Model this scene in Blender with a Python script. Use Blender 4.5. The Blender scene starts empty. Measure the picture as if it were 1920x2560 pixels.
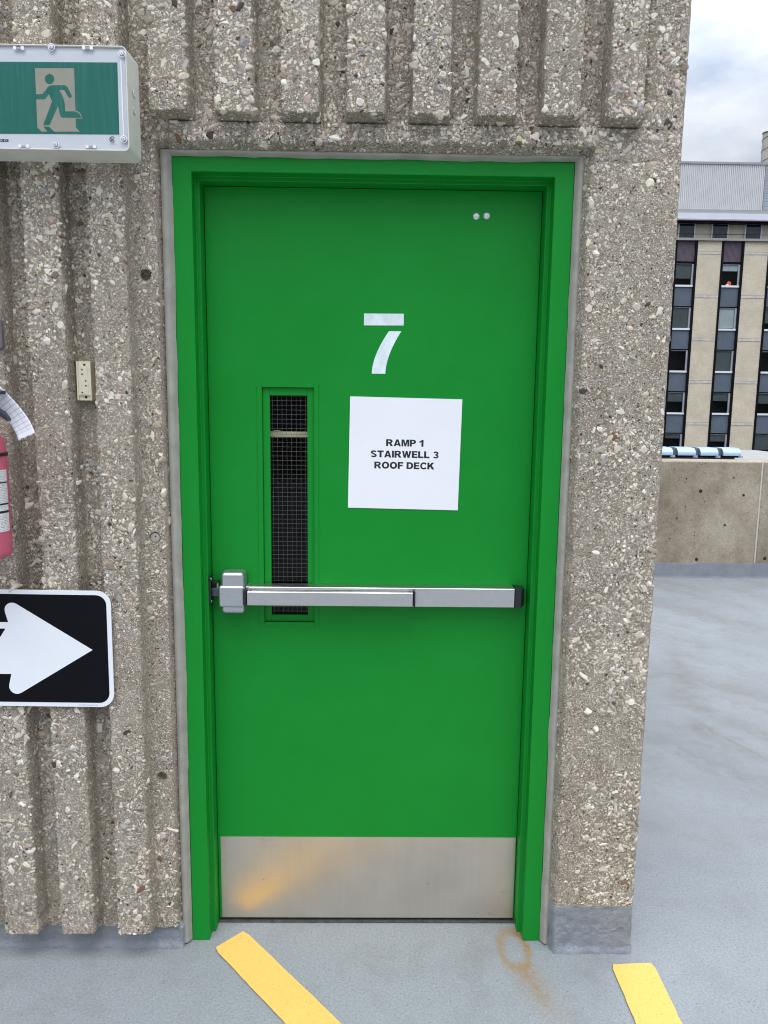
import bpy, bmesh, math, random
import numpy as np
from mathutils import Matrix, Vector

random.seed(7)
RNG = np.random.default_rng(11)
S = bpy.context.scene
COL = S.collection

# ------------------------------------------------------------------ camera
cam_d = bpy.data.cameras.new('camera')
cam = bpy.data.objects.new('camera', cam_d)
COL.objects.link(cam)
S.camera = cam
PITCH, YAW, ROLL = 0.1429, 0.0138, 0.0120
fwd = Vector((math.sin(YAW) * math.cos(PITCH), math.cos(YAW) * math.cos(PITCH), -math.sin(PITCH)))
rt0 = Vector((math.cos(YAW), -math.sin(YAW), 0))
up0 = rt0.cross(fwd)
rt = rt0 * math.cos(ROLL) + up0 * math.sin(ROLL)
up = -rt0 * math.sin(ROLL) + up0 * math.cos(ROLL)
m = Matrix((rt, up, -fwd)).transposed().to_4x4()
m.translation = Vector((0.0087, -1.9613, 1.5468))
cam.matrix_world = m
cam_d.sensor_width = 36
cam_d.lens = 36 * 1850 / 2560
cam_d.clip_start = 0.05
cam_d.clip_end = 3000

# ------------------------------------------------------------------ world: overcast sky with soft cloud
SUN_ELEV, SUN_AZ = math.radians(69), math.pi          # the sun stands behind the camera
W = bpy.data.worlds.new('World')
S.world = W
W.use_nodes = True
nt = W.node_tree
nt.nodes.clear()
out = nt.nodes.new('ShaderNodeOutputWorld')
bg = nt.nodes.new('ShaderNodeBackground')
bg.inputs['Strength'].default_value = 0.12
sky = nt.nodes.new('ShaderNodeTexSky')
sky.sky_type = 'NISHITA'
sky.sun_disc = False
sky.sun_elevation = SUN_ELEV
sky.sun_rotation = SUN_AZ
tc = nt.nodes.new('ShaderNodeTexCoord')
mp = nt.nodes.new('ShaderNodeMapping')
mp.inputs['Scale'].default_value = (1, 1, 2.2)
mp.inputs['Location'].default_value = (0.3, 0.1, 0.35)
nz = nt.nodes.new('ShaderNodeTexNoise')
nz.inputs['Scale'].default_value = 6.5
nz.inputs['Detail'].default_value = 7
nz.inputs['Roughness'].default_value = 0.52
rp = nt.nodes.new('ShaderNodeValToRGB')
rp.color_ramp.elements[0].position = 0.36
rp.color_ramp.elements[0].color = (0.50, 0.50, 0.50, 1)
rp.color_ramp.elements[1].position = 0.60
rp.color_ramp.elements[1].color = (1, 1, 1, 1)
nz2 = nt.nodes.new('ShaderNodeTexNoise')
nz2.inputs['Scale'].default_value = 4.0
nz2.inputs['Detail'].default_value = 6
rp2 = nt.nodes.new('ShaderNodeValToRGB')
rp2.color_ramp.elements[0].position = 0.35
rp2.color_ramp.elements[0].color = (5.0, 5.55, 6.5, 1)
rp2.color_ramp.elements[1].position = 0.68
rp2.color_ramp.elements[1].color = (6.7, 7.0, 7.5, 1)
mx = nt.nodes.new('ShaderNodeMix')
mx.data_type = 'RGBA'
L = nt.links.new
L(tc.outputs['Generated'], mp.inputs['Vector'])
L(mp.outputs[0], nz.inputs['Vector'])
L(mp.outputs[0], nz2.inputs['Vector'])
L(nz.outputs['Fac'], rp.inputs['Fac'])
L(nz2.outputs['Fac'], rp2.inputs['Fac'])
L(rp.outputs['Color'], mx.inputs['Factor'])
L(sky.outputs[0], mx.inputs['A'])
L(rp2.outputs['Color'], mx.inputs['B'])
# an overcast sky is brighter overhead than at the horizon
sxyz = nt.nodes.new('ShaderNodeSeparateXYZ')
L(tc.outputs['Generated'], sxyz.inputs[0])
zen = nt.nodes.new('ShaderNodeMapRange')
zen.inputs['From Min'].default_value = 0.0
zen.inputs['From Max'].default_value = 1.0
zen.inputs['To Min'].default_value = 0.22
zen.inputs['To Max'].default_value = 3.5
zpw = nt.nodes.new('ShaderNodeMath')
zpw.operation = 'POWER'
zpw.use_clamp = True
zpw.inputs[1].default_value = 1.45
zmx = nt.nodes.new('ShaderNodeMath')
zmx.operation = 'MAXIMUM'
zmx.inputs[1].default_value = 0.0
L(sxyz.outputs[2], zmx.inputs[0])
L(zmx.outputs[0], zpw.inputs[0])
L(zpw.outputs[0], zen.inputs['Value'])
mul = nt.nodes.new('ShaderNodeMix')
mul.data_type = 'RGBA'
mul.blend_type = 'MULTIPLY'
mul.inputs['Factor'].default_value = 1.0
L(mx.outputs['Result'], mul.inputs['A'])
L(zen.outputs[0], mul.inputs['B'])
L(mul.outputs['Result'], bg.inputs['Color'])
L(bg.outputs[0], out.inputs[0])

sun_d = bpy.data.lights.new('sun', 'SUN')
sun_d.energy = 0.9
sun_d.angle = math.radians(40)
sun_d.color = (1.0, 0.96, 0.9)
sun = bpy.data.objects.new('sun', sun_d)
COL.objects.link(sun)
sun.rotation_euler = (math.pi / 2 - SUN_ELEV, 0, 0)   # light travels towards +Y and down
sun.location = (0, -6, 9)

S.view_settings.view_transform = 'Standard'
S.view_settings.look = 'None'
S.view_settings.exposure = 0.47
S.view_settings.gamma = 1.0
S.cycles.filter_width = 1.05
S.cycles.max_bounces = 8
S.cycles.transparent_max_bounces = 12


# ------------------------------------------------------------------ node helpers
class NT:
    def __init__(self, name):
        self.m = bpy.data.materials.new(name)
        self.m.use_nodes = True
        self.t = self.m.node_tree
        self.b = self.t.nodes['Principled BSDF']

    def n(self, kind, **kw):
        nd = self.t.nodes.new('ShaderNode' + kind)
        for k, v in kw.items():
            if k in nd.inputs:
                nd.inputs[k].default_value = v
            else:
                setattr(nd, k, v)
        return nd

    def l(self, a, b):
        self.t.links.new(a, b)

    def obj(self, scale=None):
        c = self.n('TexCoord').outputs['Object']
        if scale:
            mpn = self.n('Mapping')
            mpn.inputs['Scale'].default_value = scale
            self.l(c, mpn.inputs['Vector'])
            c = mpn.outputs[0]
        return c

    def noise(self, vec, scale, detail=4, rough=0.5):
        nd = self.n('TexNoise', Scale=scale, Detail=detail, Roughness=rough)
        if vec:
            self.l(vec, nd.inputs['Vector'])
        return nd.outputs['Fac']

    def ramp(self, fac, stops, interp='LINEAR'):
        r = self.n('ValToRGB')
        cr = r.color_ramp
        cr.interpolation = interp
        while len(cr.elements) < len(stops):
            cr.elements.new(0.5)
        for e, (p, c) in zip(cr.elements, stops):
            e.position = p
            if isinstance(c, (int, float)):
                c = (c, c, c)
            e.color = (*c[:3], 1)
        self.l(fac, r.inputs['Fac'])
        return r.outputs['Color']

    def mix(self, fac, a, b, mode='MIX'):
        nd = self.n('Mix', data_type='RGBA', blend_type=mode)
        for sock, v in ((nd.inputs['Factor'], fac), (nd.inputs['A'], a), (nd.inputs['B'], b)):
            if isinstance(v, (int, float)):
                sock.default_value = v
            elif isinstance(v, tuple):
                sock.default_value = (*v[:3], 1)
            else:
                self.l(v, sock)
        return nd.outputs['Result']

    def math(self, op, a, b=0.0, c=None):
        nd = self.n('Math', operation=op)
        for i, v in enumerate((a, b, c)):
            if v is None:
                continue
            if isinstance(v, (int, float)):
                nd.inputs[i].default_value = v
            else:
                self.l(v, nd.inputs[i])
        return nd.outputs[0]

    def bump(self, h, strength=0.3, dist=0.002, normal=None):
        bp = self.n('Bump', Strength=strength, Distance=dist)
        self.l(h, bp.inputs['Height'])
        if normal:
            self.l(normal, bp.inputs['Normal'])
        return bp.outputs[0]

    def out(self, col=None, rough=0.5, metal=0.0, normal=None, spec=None):
        for k, v in (('Base Color', col), ('Roughness', rough), ('Metallic', metal), ('Normal', normal), ('Specular IOR Level', spec)):
            if v is None:
                continue
            if isinstance(v, tuple):
                self.b.inputs[k].default_value = (*v[:3], 1)
            elif isinstance(v, (int, float)):
                self.b.inputs[k].default_value = v
            else:
                self.l(v, self.b.inputs[k])
        return self.m


def simple(name, col, rough=0.5, metal=0.0, var=0.08, scale=40, bump=0.0, bscale=300, spec=None):
    t = NT(name)
    v = t.obj()
    nf = t.noise(v, scale, 5, 0.6)
    lo = tuple(max(0, c * (1 - var)) for c in col)
    hi = tuple(min(1, c * (1 + var)) for c in col)
    c = t.ramp(nf, [(0.3, lo), (0.7, hi)])
    r = t.ramp(t.noise(v, scale * 2.3, 4), [(0.3, rough * 0.85), (0.7, min(1, rough * 1.15))])
    nrm = None
    if bump:
        nrm = t.bump(t.noise(v, bscale, 3, 0.6), bump, 0.001)
    return t.out(c, r, metal, nrm, spec)


# --- materials
def m_concrete():
    t = NT('exposed_aggregate_concrete')
    v = t.obj()
    big = t.noise(v, 3.2, 6, 0.6)
    mid = t.noise(v, 26, 6, 0.65)
    base = t.ramp(mid, [(0.25, (0.225, 0.18, 0.126)), (0.5, (0.305, 0.252, 0.185)), (0.75, (0.395, 0.335, 0.255))])
    warp = t.n('Mix', data_type='VECTOR')
    nzc = t.n('TexNoise', Scale=180, Detail=3)
    t.l(v, nzc.inputs['Vector'])
    dis = t.n('VectorMath', operation='SCALE')
    t.l(nzc.outputs['Color'], dis.inputs[0])
    dis.inputs['Scale'].default_value = 0.006
    add = t.n('VectorMath', operation='ADD')
    t.l(v, add.inputs[0])
    t.l(dis.outputs[0], add.inputs[1])
    wv = add.outputs[0]
    hs = []
    col = base
    for sc, thr, rad in ((420, 0.55, 0.40), (230, 0.55, 0.36)):
        vo = t.n('TexVoronoi', Scale=sc)
        t.l(wv, vo.inputs['Vector'])
        sep = t.n('SeparateColor')
        t.l(vo.outputs['Color'], sep.inputs[0])
        pick = t.ramp(sep.outputs[0], [(thr, 0.0), (thr + 0.01, 1.0)])
        shape = t.ramp(vo.outputs['Distance'], [(rad, 1.0), (rad + 0.12, 0.0)])
        msk = t.math('MULTIPLY', pick, shape)
        cc = t.ramp(sep.outputs[1], [(0.0, (0.66, 0.62, 0.55)), (0.35, (0.5, 0.44, 0.37)), (0.6, (0.72, 0.68, 0.61)),
                                     (0.78, (0.36, 0.33, 0.30)), (0.88, (0.10, 0.08, 0.065))], 'CONSTANT')
        col = t.mix(msk, col, cc)
        hs.append(msk)
    # air pits
    vp = t.n('TexVoronoi', Scale=75)
    t.l(wv, vp.inputs['Vector'])
    sp = t.n('SeparateColor')
    t.l(vp.outputs['Color'], sp.inputs[0])
    pit = t.math('MULTIPLY', t.ramp(vp.outputs['Distance'], [(0.11, 1.0), (0.18, 0.0)]), t.ramp(sp.outputs[0], [(0.52, 0.0), (0.53, 1.0)]))
    col = t.mix(pit, col, (0.03, 0.026, 0.022))
    tone = t.ramp(big, [(0.3, 0.84), (0.7, 1.1)])
    col = t.mix(1.0, col, tone, 'MULTIPLY')
    # brown weather stains running down the grooves
    st = t.noise(t.obj((14, 14, 1.1)), 1.0, 5, 0.6)
    col = t.mix(t.ramp(st, [(0.58, 0.0), (0.78, 0.5)]), col, (0.16, 0.125, 0.09))
    h = t.math('ADD', t.math('MULTIPLY', hs[0], 0.5), hs[1])
    h = t.math('ADD', h, t.math('MULTIPLY', t.noise(v, 500, 3, 0.7), 1.2))
    h = t.math('SUBTRACT', h, t.math('MULTIPLY', pit, 2.5))
    h = t.math('ADD', h, t.math('MULTIPLY', t.noise(v, 95, 5, 0.65), 2.2))
    nrm = t.bump(h, 0.75, 0.0014)
    # the deck coating carried up the foot of the wall
    g = t.n('NewGeometry')
    sx = t.n('SeparateXYZ')
    t.l(g.outputs['Position'], sx.inputs[0])
    lim = t.math('ADD', 0.069, t.math('MULTIPLY', t.math('GREATER_THAN', sx.outputs[0], 0.4), 0.076))
    wob = t.math('MULTIPLY', t.math('SUBTRACT', t.noise(v, 60, 3), 0.5), 0.018)
    pm = t.math('LESS_THAN', t.math('SUBTRACT', sx.outputs[2], wob), lim)
    pc = t.ramp(t.noise(v, 18, 5), [(0.3, (0.225, 0.24, 0.262)), (0.7, (0.305, 0.324, 0.350))])
    col = t.mix(pm, col, pc)
    rg = t.math('SUBTRACT', 0.9, t.math('MULTIPLY', pm, 0.4))
    return t.out(col, rg, 0, nrm, 0.3)


def m_stone():
    t = NT('aggregate_stone')
    v = t.obj()
    a = t.n('Attribute')
    a.attribute_name = 'stone'
    nf = t.ramp(t.noise(v, 420, 5, 0.7), [(0.25, 0.70), (0.75, 1.12)])
    c = t.mix(1.0, a.outputs['Color'], nf, 'MULTIPLY')
    return t.out(c, 0.75, 0, t.bump(t.noise(v, 700, 3), 0.35, 0.0006), 0.3)


def m_deck():
    t = NT('deck_coating')
    v = t.obj()
    big = t.noise(v, 0.9, 6, 0.6)
    col = t.ramp(big, [(0.3, (0.240, 0.258, 0.264)), (0.7, (0.292, 0.310, 0.313))])
    g1 = t.noise(v, 150, 4, 0.65)
    col = t.mix(1.0, col, t.ramp(g1, [(0.32, 0.76), (0.62, 1.07)]), 'MULTIPLY')
    vo = t.n('TexVoronoi', Scale=70)
    t.l(v, vo.inputs['Vector'])
    so = t.n('SeparateColor')
    t.l(vo.outputs['Color'], so.inputs[0])
    pt = t.noise(v, 4.5, 7, 0.7)
    col = t.mix(t.ramp(pt, [(0.50, 0.0), (0.70, 0.5)]), col, (0.185, 0.185, 0.175))
    spk = t.math('MULTIPLY', t.ramp(vo.outputs['Distance'], [(0.09, 1.0), (0.16, 0.0)]), t.ramp(so.outputs[0], [(0.6, 0.0), (0.61, 1.0)]))
    col = t.mix(t.math('MULTIPLY', spk, 0.55), col, (0.12, 0.12, 0.13))
    g = t.n('NewGeometry')
    sx = t.n('SeparateXYZ')
    t.l(g.outputs['Position'], sx.inputs[0])
    X, Y = sx.outputs[0], sx.outputs[1]
    wb = t.math('MULTIPLY', t.math('SUBTRACT', t.noise(v, 9, 4), 0.5), 0.09)
    # long scuffs where tyres and water tracks cross the open deck
    dirn = t.math('ADD', t.math('MULTIPLY', X, 0.80), t.math('MULTIPLY', Y, 0.6))
    cmb = t.n('CombineXYZ')
    t.l(t.math('ADD', dirn, t.math('MULTIPLY', wb, 4.0)), cmb.inputs[0])
    t.l(t.math('MULTIPLY', t.math('SUBTRACT', t.math('MULTIPLY', Y, 0.80), t.math('MULTIPLY', X, 0.6)), 0.22), cmb.inputs[1])
    sc = t.noise(cmb.outputs[0], 3.0, 6, 0.62)
    scm = t.ramp(sc, [(0.44, 0.0), (0.66, 0.6)])
    scm = t.math('MULTIPLY', scm, t.ramp(t.math('MULTIPLY', Y, 1.0), [(0.35, 0.0), (1.0, 1.0)]))
    col = t.mix(scm, col, (0.175, 0.168, 0.155))
    for (x0, y0, x1, y1, w) in ((1.50, 1.62, 1.80, 1.00, 0.13), (2.06, 3.0, 1.66, 1.60, 0.12), (1.60, 1.95, 2.05, 1.10, 0.10), (1.62, 1.56, 1.80, 1.05, 0.022)):
        dx, dy = x1 - x0, y1 - y0
        ll = math.hypot(dx, dy)
        s_ = t.math('DIVIDE', t.math('ADD', t.math('MULTIPLY', t.math('SUBTRACT', X, x0), dx), t.math('MULTIPLY', t.math('SUBTRACT', Y, y0), dy)), ll * ll)
        d_ = t.math('ABSOLUTE', t.math('ADD', t.math('DIVIDE', t.math('SUBTRACT', t.math('MULTIPLY', t.math('SUBTRACT', X, x0), dy), t.math('MULTIPLY', t.math('SUBTRACT', Y, y0), dx)), ll), wb))
        on = t.math('MULTIPLY', t.ramp(d_, [(0.0, 1.0), (w, 0.0)]), t.ramp(s_, [(0.0, 0.0), (0.25, 1.0), (0.75, 1.0), (1.0, 0.0)]))
        on = t.math('MULTIPLY', on, t.ramp(t.noise(v, 7.0, 6, 0.7), [(0.35, 0.1), (0.65, 1.0)]))
        col = t.mix(t.math('MULTIPLY', on, 0.5), col, (0.15, 0.135, 0.105))
    # rust ring and run-off by the foot of the door frame
    ex = t.math('DIVIDE', t.math('SUBTRACT', X, 0.424), 0.040)
    ey = t.math('DIVIDE', t.math('SUBTRACT', Y, -0.035), 0.076)
    wr = t.math('MULTIPLY', t.math('SUBTRACT', t.noise(v, 34, 4), 0.5), 0.7)
    rr = t.math('ADD', t.math('SQRT', t.math('ADD', t.math('MULTIPLY', ex, ex), t.math('MULTIPLY', ey, ey))), wr)
    rr = t.math('MULTIPLY', rr, 0.72)
    ring = t.ramp(rr, [(0.36, 0.0), (0.64, 0.9), (0.76, 1.0), (1.0, 0.0)])
    ring = t.math('MULTIPLY', ring, t.ramp(t.math('MULTIPLY_ADD', ex, 0.45, 0.5), [(0.0, 0.7), (0.9, 1.0)]))
    tx = t.math('SUBTRACT', X, t.math('ADD', 0.437, t.math('MULTIPLY', t.math('ADD', Y, 0.11), -0.30)))
    tx = t.math('ADD', tx, t.math('MULTIPLY', wr, 0.02))
    trail = t.math('MULTIPLY', t.ramp(t.math('ABSOLUTE', tx), [(0.0, 1.0), (0.014, 0.55), (0.065, 0.0)]),
                   t.ramp(t.math('MULTIPLY_ADD', Y, -4.0, -0.3), [(0.0, 0.0), (0.08, 1.0), (0.5, 0.7), (1.0, 0.0)]))
    rust = t.math('MAXIMUM', ring, trail)
    rust = t.math('MULTIPLY', rust, t.ramp(t.noise(v, 55, 5), [(0.3, 0.45), (0.6, 1.0)]))
    col = t.mix(rust, col, (0.27, 0.17, 0.065))
    h = t.math('ADD', t.noise(v, 170, 4, 0.6), t.math('MULTIPLY', spk, -0.5))
    nrm = t.bump(h, 0.7, 0.0022)
    rg = t.ramp(t.noise(v, 22, 4), [(0.3, 0.42), (0.7, 0.62)])
    return t.out(col, rg, 0, nrm, 0.4)


def m_yellow():
    t = NT('yellow_line_paint')
    v = t.obj()
    c = t.ramp(t.noise(v, 160, 5, 0.65), [(0.25, (0.74, 0.425, 0.095)), (0.5, (0.79, 0.475, 0.115)), (0.75, (0.82, 0.52, 0.14))])
    vo = t.n('TexVoronoi', Scale=85)
    t.l(v, vo.inputs['Vector'])
    so = t.n('SeparateColor')
    t.l(vo.outputs['Color'], so.inputs[0])
    spk = t.math('MULTIPLY', t.ramp(vo.outputs['Distance'], [(0.08, 1.0), (0.15, 0.0)]), t.ramp(so.outputs[0], [(0.62, 0.0), (0.63, 1.0)]))
    c = t.mix(t.math('MULTIPLY', spk, 0.7), c, (0.22, 0.15, 0.05))
    return t.out(c, 0.6, 0, t.bump(t.noise(v, 170, 4, 0.6), 0.45, 0.0018), 0.35)


def m_green():
    t = NT('green_enamel_paint')
    v = t.obj()
    c = t.ramp(t.noise(v, 5, 5, 0.6), [(0.3, (0.0035, 0.236, 0.021)), (0.7, (0.0045, 0.254, 0.026))])
    hb = t.noise(t.obj((3, 3, 170)), 1.0, 4, 0.6)
    vb = t.noise(t.obj((120, 120, 4)), 1.0, 4, 0.6)
    # tiny chips showing pale primer
    vo = t.n('TexVoronoi', Scale=13)
    t.l(v, vo.inputs['Vector'])
    so = t.n('SeparateColor')
    t.l(vo.outputs['Color'], so.inputs[0])
    chip = t.math('MULTIPLY', t.ramp(vo.outputs['Distance'], [(0.012, 1.0), (0.022, 0.0)]), t.ramp(so.outputs[0], [(0.86, 0.0), (0.87, 1.0)]))
    c = t.mix(t.math('MULTIPLY', chip, 0.7), c, (0.30, 0.42, 0.30))
    gr = t.noise(t.obj((5, 5, 26)), 1.0, 7, 0.78)
    c = t.mix(t.ramp(gr, [(0.66, 0.0), (0.76, 0.22)]), c, (0.03, 0.15, 0.035))
    h = t.math('ADD', t.noise(v, 260, 3, 0.5), t.math('MULTIPLY', t.math('ADD', hb, vb), 0.5))
    return t.out(c, t.ramp(t.noise(v, 16, 4), [(0.3, 0.36), (0.7, 0.50)]), 0, t.bump(h, 0.10, 0.0008), 0.22)


def m_steel():
    t = NT('brushed_stainless_steel')
    v = t.obj()
    br = t.noise(t.obj((500, 500, 3)), 1.0, 3, 0.6)
    c = t.ramp(t.noise(v, 6, 5), [(0.3, (0.68, 0.61, 0.525)), (0.7, (0.76, 0.69, 0.60))])
    vo = t.n('TexVoronoi', Scale=26)
    t.l(v, vo.inputs['Vector'])
    so = t.n('SeparateColor')
    t.l(vo.outputs['Color'], so.inputs[0])
    spk = t.math('MULTIPLY', t.ramp(vo.outputs['Distance'], [(0.04, 1.0), (0.09, 0.0)]), t.ramp(so.outputs[0], [(0.68, 0.0), (0.69, 1.0)]))
    c = t.mix(t.math('MULTIPLY', spk, 0.6), c, (0.2, 0.19, 0.18))
    c = t.mix(1.0, c, t.ramp(br, [(0.3, 0.97), (0.7, 1.03)]), 'MULTIPLY')
    scf = t.noise(t.obj((9, 9, 34)), 1.0, 6, 0.75)
    c = t.mix(t.ramp(scf, [(0.62, 0.0), (0.72, 0.35)]), c, (0.33, 0.31, 0.28))
    r = t.ramp(t.noise(v, 14, 4), [(0.3, 0.34), (0.7, 0.45)])
    return t.out(c, r, 1.0, t.bump(br, 0.06, 0.0005))


def m_bricks(name, c1, c2, mortar, scale):
    t = NT(name)
    v = t.n('TexCoord').outputs['Object']
    sx = t.n('SeparateXYZ')
    t.l(v, sx.inputs[0])
    cb = t.n('CombineXYZ')
    t.l(sx.outputs[0], cb.inputs[0])
    t.l(sx.outputs[2], cb.inputs[1])
    b = t.n('TexBrick', Scale=scale)
    b.inputs['Mortar Size'].default_value = 0.016
    b.inputs['Brick Width'].default_value = 0.22
    b.inputs['Row Height'].default_value = 0.076
    t.l(cb.outputs[0], b.inputs['Vector'])
    b.inputs['Color1'].default_value = (*c1, 1)
    b.inputs['Color2'].default_value = (*c2, 1)
    b.inputs['Mortar'].default_value = (*mortar, 1)
    c = t.mix(1.0, b.outputs['Color'], t.ramp(t.noise(v, 0.7, 5, 0.6), [(0.3, 0.86), (0.7, 1.08)]), 'MULTIPLY')
    return t.out(c, 0.85)


def m_parapet():
    t = NT('weathered_cast_concrete')
    v = t.obj()
    c = t.ramp(t.noise(v, 1.6, 7, 0.65), [(0.32, (0.20, 0.162, 0.112)), (0.5, (0.33, 0.275, 0.20)), (0.66, (0.46, 0.395, 0.30))])
    st = t.noise(t.obj((7, 7, 0.8)), 1.0, 6, 0.65)
    c = t.mix(t.ramp(st, [(0.5, 0.0), (0.75, 0.55)]), c, (0.42, 0.375, 0.31))
    c = t.mix(1.0, c, t.ramp(t.noise(v, 70, 6, 0.75), [(0.32, 0.68), (0.65, 1.12)]), 'MULTIPLY')
    h = None
    for sc, r0, pr in ((9, 0.075, 0.25), (17, 0.11, 0.40), (40, 0.15, 0.6)):
        vo = t.n('TexVoronoi', Scale=sc)
        t.l(v, vo.inputs['Vector'])
        so = t.n('SeparateColor')
        t.l(vo.outputs['Color'], so.inputs[0])
        hole = t.math('MULTIPLY', t.ramp(vo.outputs['Distance'], [(r0 * 0.7, 1.0), (r0, 0.0)]), t.ramp(so.outputs[0], [(pr, 0.0), (pr + 0.01, 1.0)]))
        c = t.mix(hole, c, (0.055, 0.045, 0.036))
        h = hole if h is None else t.math('ADD', h, hole)
    # pale calcium runs
    vl = t.noise(t.obj((16, 16, 0.5)), 1.0, 4, 0.7)
    c = t.mix(t.ramp(vl, [(0.66, 0.0), (0.74, 0.5)]), c, (0.52, 0.47, 0.39))
    return t.out(c, 0.9, 0, t.bump(t.math('SUBTRACT', t.noise(v, 90, 4), h), 0.4, 0.004), 0.3)


def m_glass(name, tint=(0.92, 0.95, 0.94), ior=1.5):
    t = NT(name)
    t.t.nodes.remove(t.b)
    o = t.t.nodes['Material Output']
    tr = t.n('BsdfTransparent')
    tr.inputs['Color'].default_value = (*tint, 1)
    gl = t.n('BsdfGlossy', Roughness=0.02)
    fr = t.n('Fresnel', IOR=ior)
    ms = t.n('MixShader')
    t.l(fr.outputs[0], ms.inputs[0])
    t.l(tr.outputs[0], ms.inputs[1])
    t.l(gl.outputs[0], ms.inputs[2])
    t.l(ms.outputs[0], o.inputs['Surface'])
    return t.m


def m_uvgrid(name, paper, ink, cols, rows, lw=0.05, head=0.0):
    t = NT(name)
    uv = t.n('TexCoord').outputs['UV']
    sx = t.n('SeparateXYZ')
    t.l(uv, sx.inputs[0])
    lines = None
    for o_, n_ in ((sx.outputs[0], cols), (sx.outputs[1], rows)):
        f = t.math('FRACT', t.math('MULTIPLY', o_, float(n_)))
        q = t.math('LESS_THAN', f, lw * (1 if n_ == cols else 2.2))
        lines = q if lines is None else t.math('MAXIMUM', lines, q)
    scr = t.noise(t.obj((260, 260, 900)), 1.0, 2)
    lines = t.math('MAXIMUM', t.math('MULTIPLY', lines, 0.85), t.math('MULTIPLY', t.math('GREATER_THAN', scr, 0.66), 0.35))
    inside = t.math('MULTIPLY', t.math('GREATER_THAN', sx.outputs[1], 0.16), t.math('LESS_THAN', sx.outputs[1], 0.9))
    lines = t.math('MULTIPLY', lines, inside)
    return t.out(t.mix(lines, paper, ink), 0.7)


M = {}
M['concrete'] = m_concrete()
M['stone'] = m_stone()
M['deck'] = m_deck()
M['yellow'] = m_yellow()
M['green'] = m_green()
M['steel'] = m_steel()
M['alu'] = simple('satin_aluminium', (0.62, 0.61, 0.60), 0.32, 1.0, 0.04, 60, 0.05, 900)
M['cast'] = simple('silver_painted_casting', (0.50, 0.515, 0.53), 0.30, 0.85, 0.04, 50, 0.06, 700)
M['black'] = simple('black_plastic', (0.012, 0.013, 0.017), 0.35, 0, 0.2, 60)
M['dark'] = simple('unlit_interior_black', (0.008, 0.008, 0.0075), 0.8, 0, 0.3, 4)  # near black: the darkness of unlit rooms is put into the colour
M['dirt'] = simple('dirty_threshold_concrete', (0.07, 0.062, 0.055), 0.9, 0, 0.4, 60, 0.5, 200)
M['seal'] = simple('grey_sealant', (0.34, 0.325, 0.28), 0.8, 0, 0.16, 22, 0.25, 120)
M['paint_white'] = simple('white_stencil_paint', (0.76, 0.85, 0.85), 0.55, 0, 0.12, 30, 0.1, 300)
M['paper'] = simple('white_paper', (0.86, 0.86, 0.88), 0.65, 0, 0.015, 8)
M['ink'] = simple('black_print', (0.012, 0.010, 0.013), 0.5, 0, 0.1, 50)
M['bolt'] = simple('zinc_bolt', (0.74, 0.76, 0.77), 0.45, 0.4, 0.1, 200)
M['wire'] = simple('steel_wire', (0.42, 0.41, 0.38), 0.4, 0.6, 0.1, 100)
M['glass'] = m_glass('door_glass', (0.94, 0.95, 0.95), 1.2)
M['cream'] = simple('cream_plastic', (0.73, 0.68, 0.50), 0.5, 0, 0.05, 60, 0.05, 300)
M['rail_cream'] = simple('cream_painted_rail', (0.92, 0.80, 0.50), 0.45, 0, 0.06, 60)
M['boxgrey'] = simple('off_white_enclosure_plastic', (0.68, 0.665, 0.585), 0.5, 0, 0.06, 25, 0.06, 200)
M['signwhite'] = simple('white_sign_sheeting', (0.82, 0.83, 0.85), 0.45, 0, 0.02, 12)
M['signblack'] = simple('black_sign_sheeting', (0.004, 0.004, 0.006), 0.55, 0, 0.2, 8, spec=0.12)
M['facewhite'] = simple('white_sign_face', (0.86, 0.87, 0.90), 0.4, 0, 0.03, 14)
M['clear'] = m_glass('clear_cover_plastic', (0.985, 0.985, 0.985), 1.12)
M['red'] = simple('faded_red_enamel', (0.60, 0.115, 0.18), 0.38, 0, 0.07, 30, 0.05, 300)
M['orange'] = simple('orange_red_cloth', (0.62, 0.10, 0.03), 0.8, 0, 0.15, 30)
M['parapet'] = m_parapet()
M['basepaint'] = simple('grey_blue_upturn_coating', (0.125, 0.139, 0.158), 0.5, 0, 0.16, 9, 0.8, 60)
M['caulk'] = simple('pale_joint_caulk', (0.56, 0.51, 0.44), 0.8, 0, 0.15, 20, 0.4, 90)
M['brick'] = m_bricks('beige_brick', (0.66, 0.565, 0.405), (0.55, 0.47, 0.33), (0.70, 0.62, 0.49), 1.0)
M['spandrel'] = m_bricks('blue_grey_glazed_brick', (0.105, 0.135, 0.17), (0.085, 0.11, 0.14), (0.13, 0.16, 0.20), 1.0)
M['mullion'] = simple('black_anodised_metal', (0.005, 0.005, 0.008), 0.5, 0, 0.2, 3, spec=0.12)
M['winframe'] = simple('pale_aluminium_frame', (0.50, 0.52, 0.55), 0.4, 0.2, 0.05, 3)
M['sill'] = simple('white_sill', (0.80, 0.80, 0.80), 0.5, 0, 0.04, 3)
M['purple'] = simple('plum_metal_panel', (0.115, 0.085, 0.11), 0.5, 0, 0.1, 2)
M['stonestrip'] = simple('pale_stone_strip', (0.60, 0.55, 0.50), 0.8, 0, 0.2, 3)
M['ledge'] = simple('grey_concrete_ledge', (0.33, 0.32, 0.29), 0.8, 0, 0.08, 2)
M['fascia'] = simple('white_metal_fascia', (0.72, 0.74, 0.79), 0.45, 0, 0.04, 1)
M['cladding'] = simple('pale_corrugated_metal', (0.74, 0.74, 0.74), 0.45, 0, 0.05, 1.2)
M['capgrey'] = simple('grey_metal_cap', (0.36, 0.365, 0.36), 0.5, 0, 0.06, 1)
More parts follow.
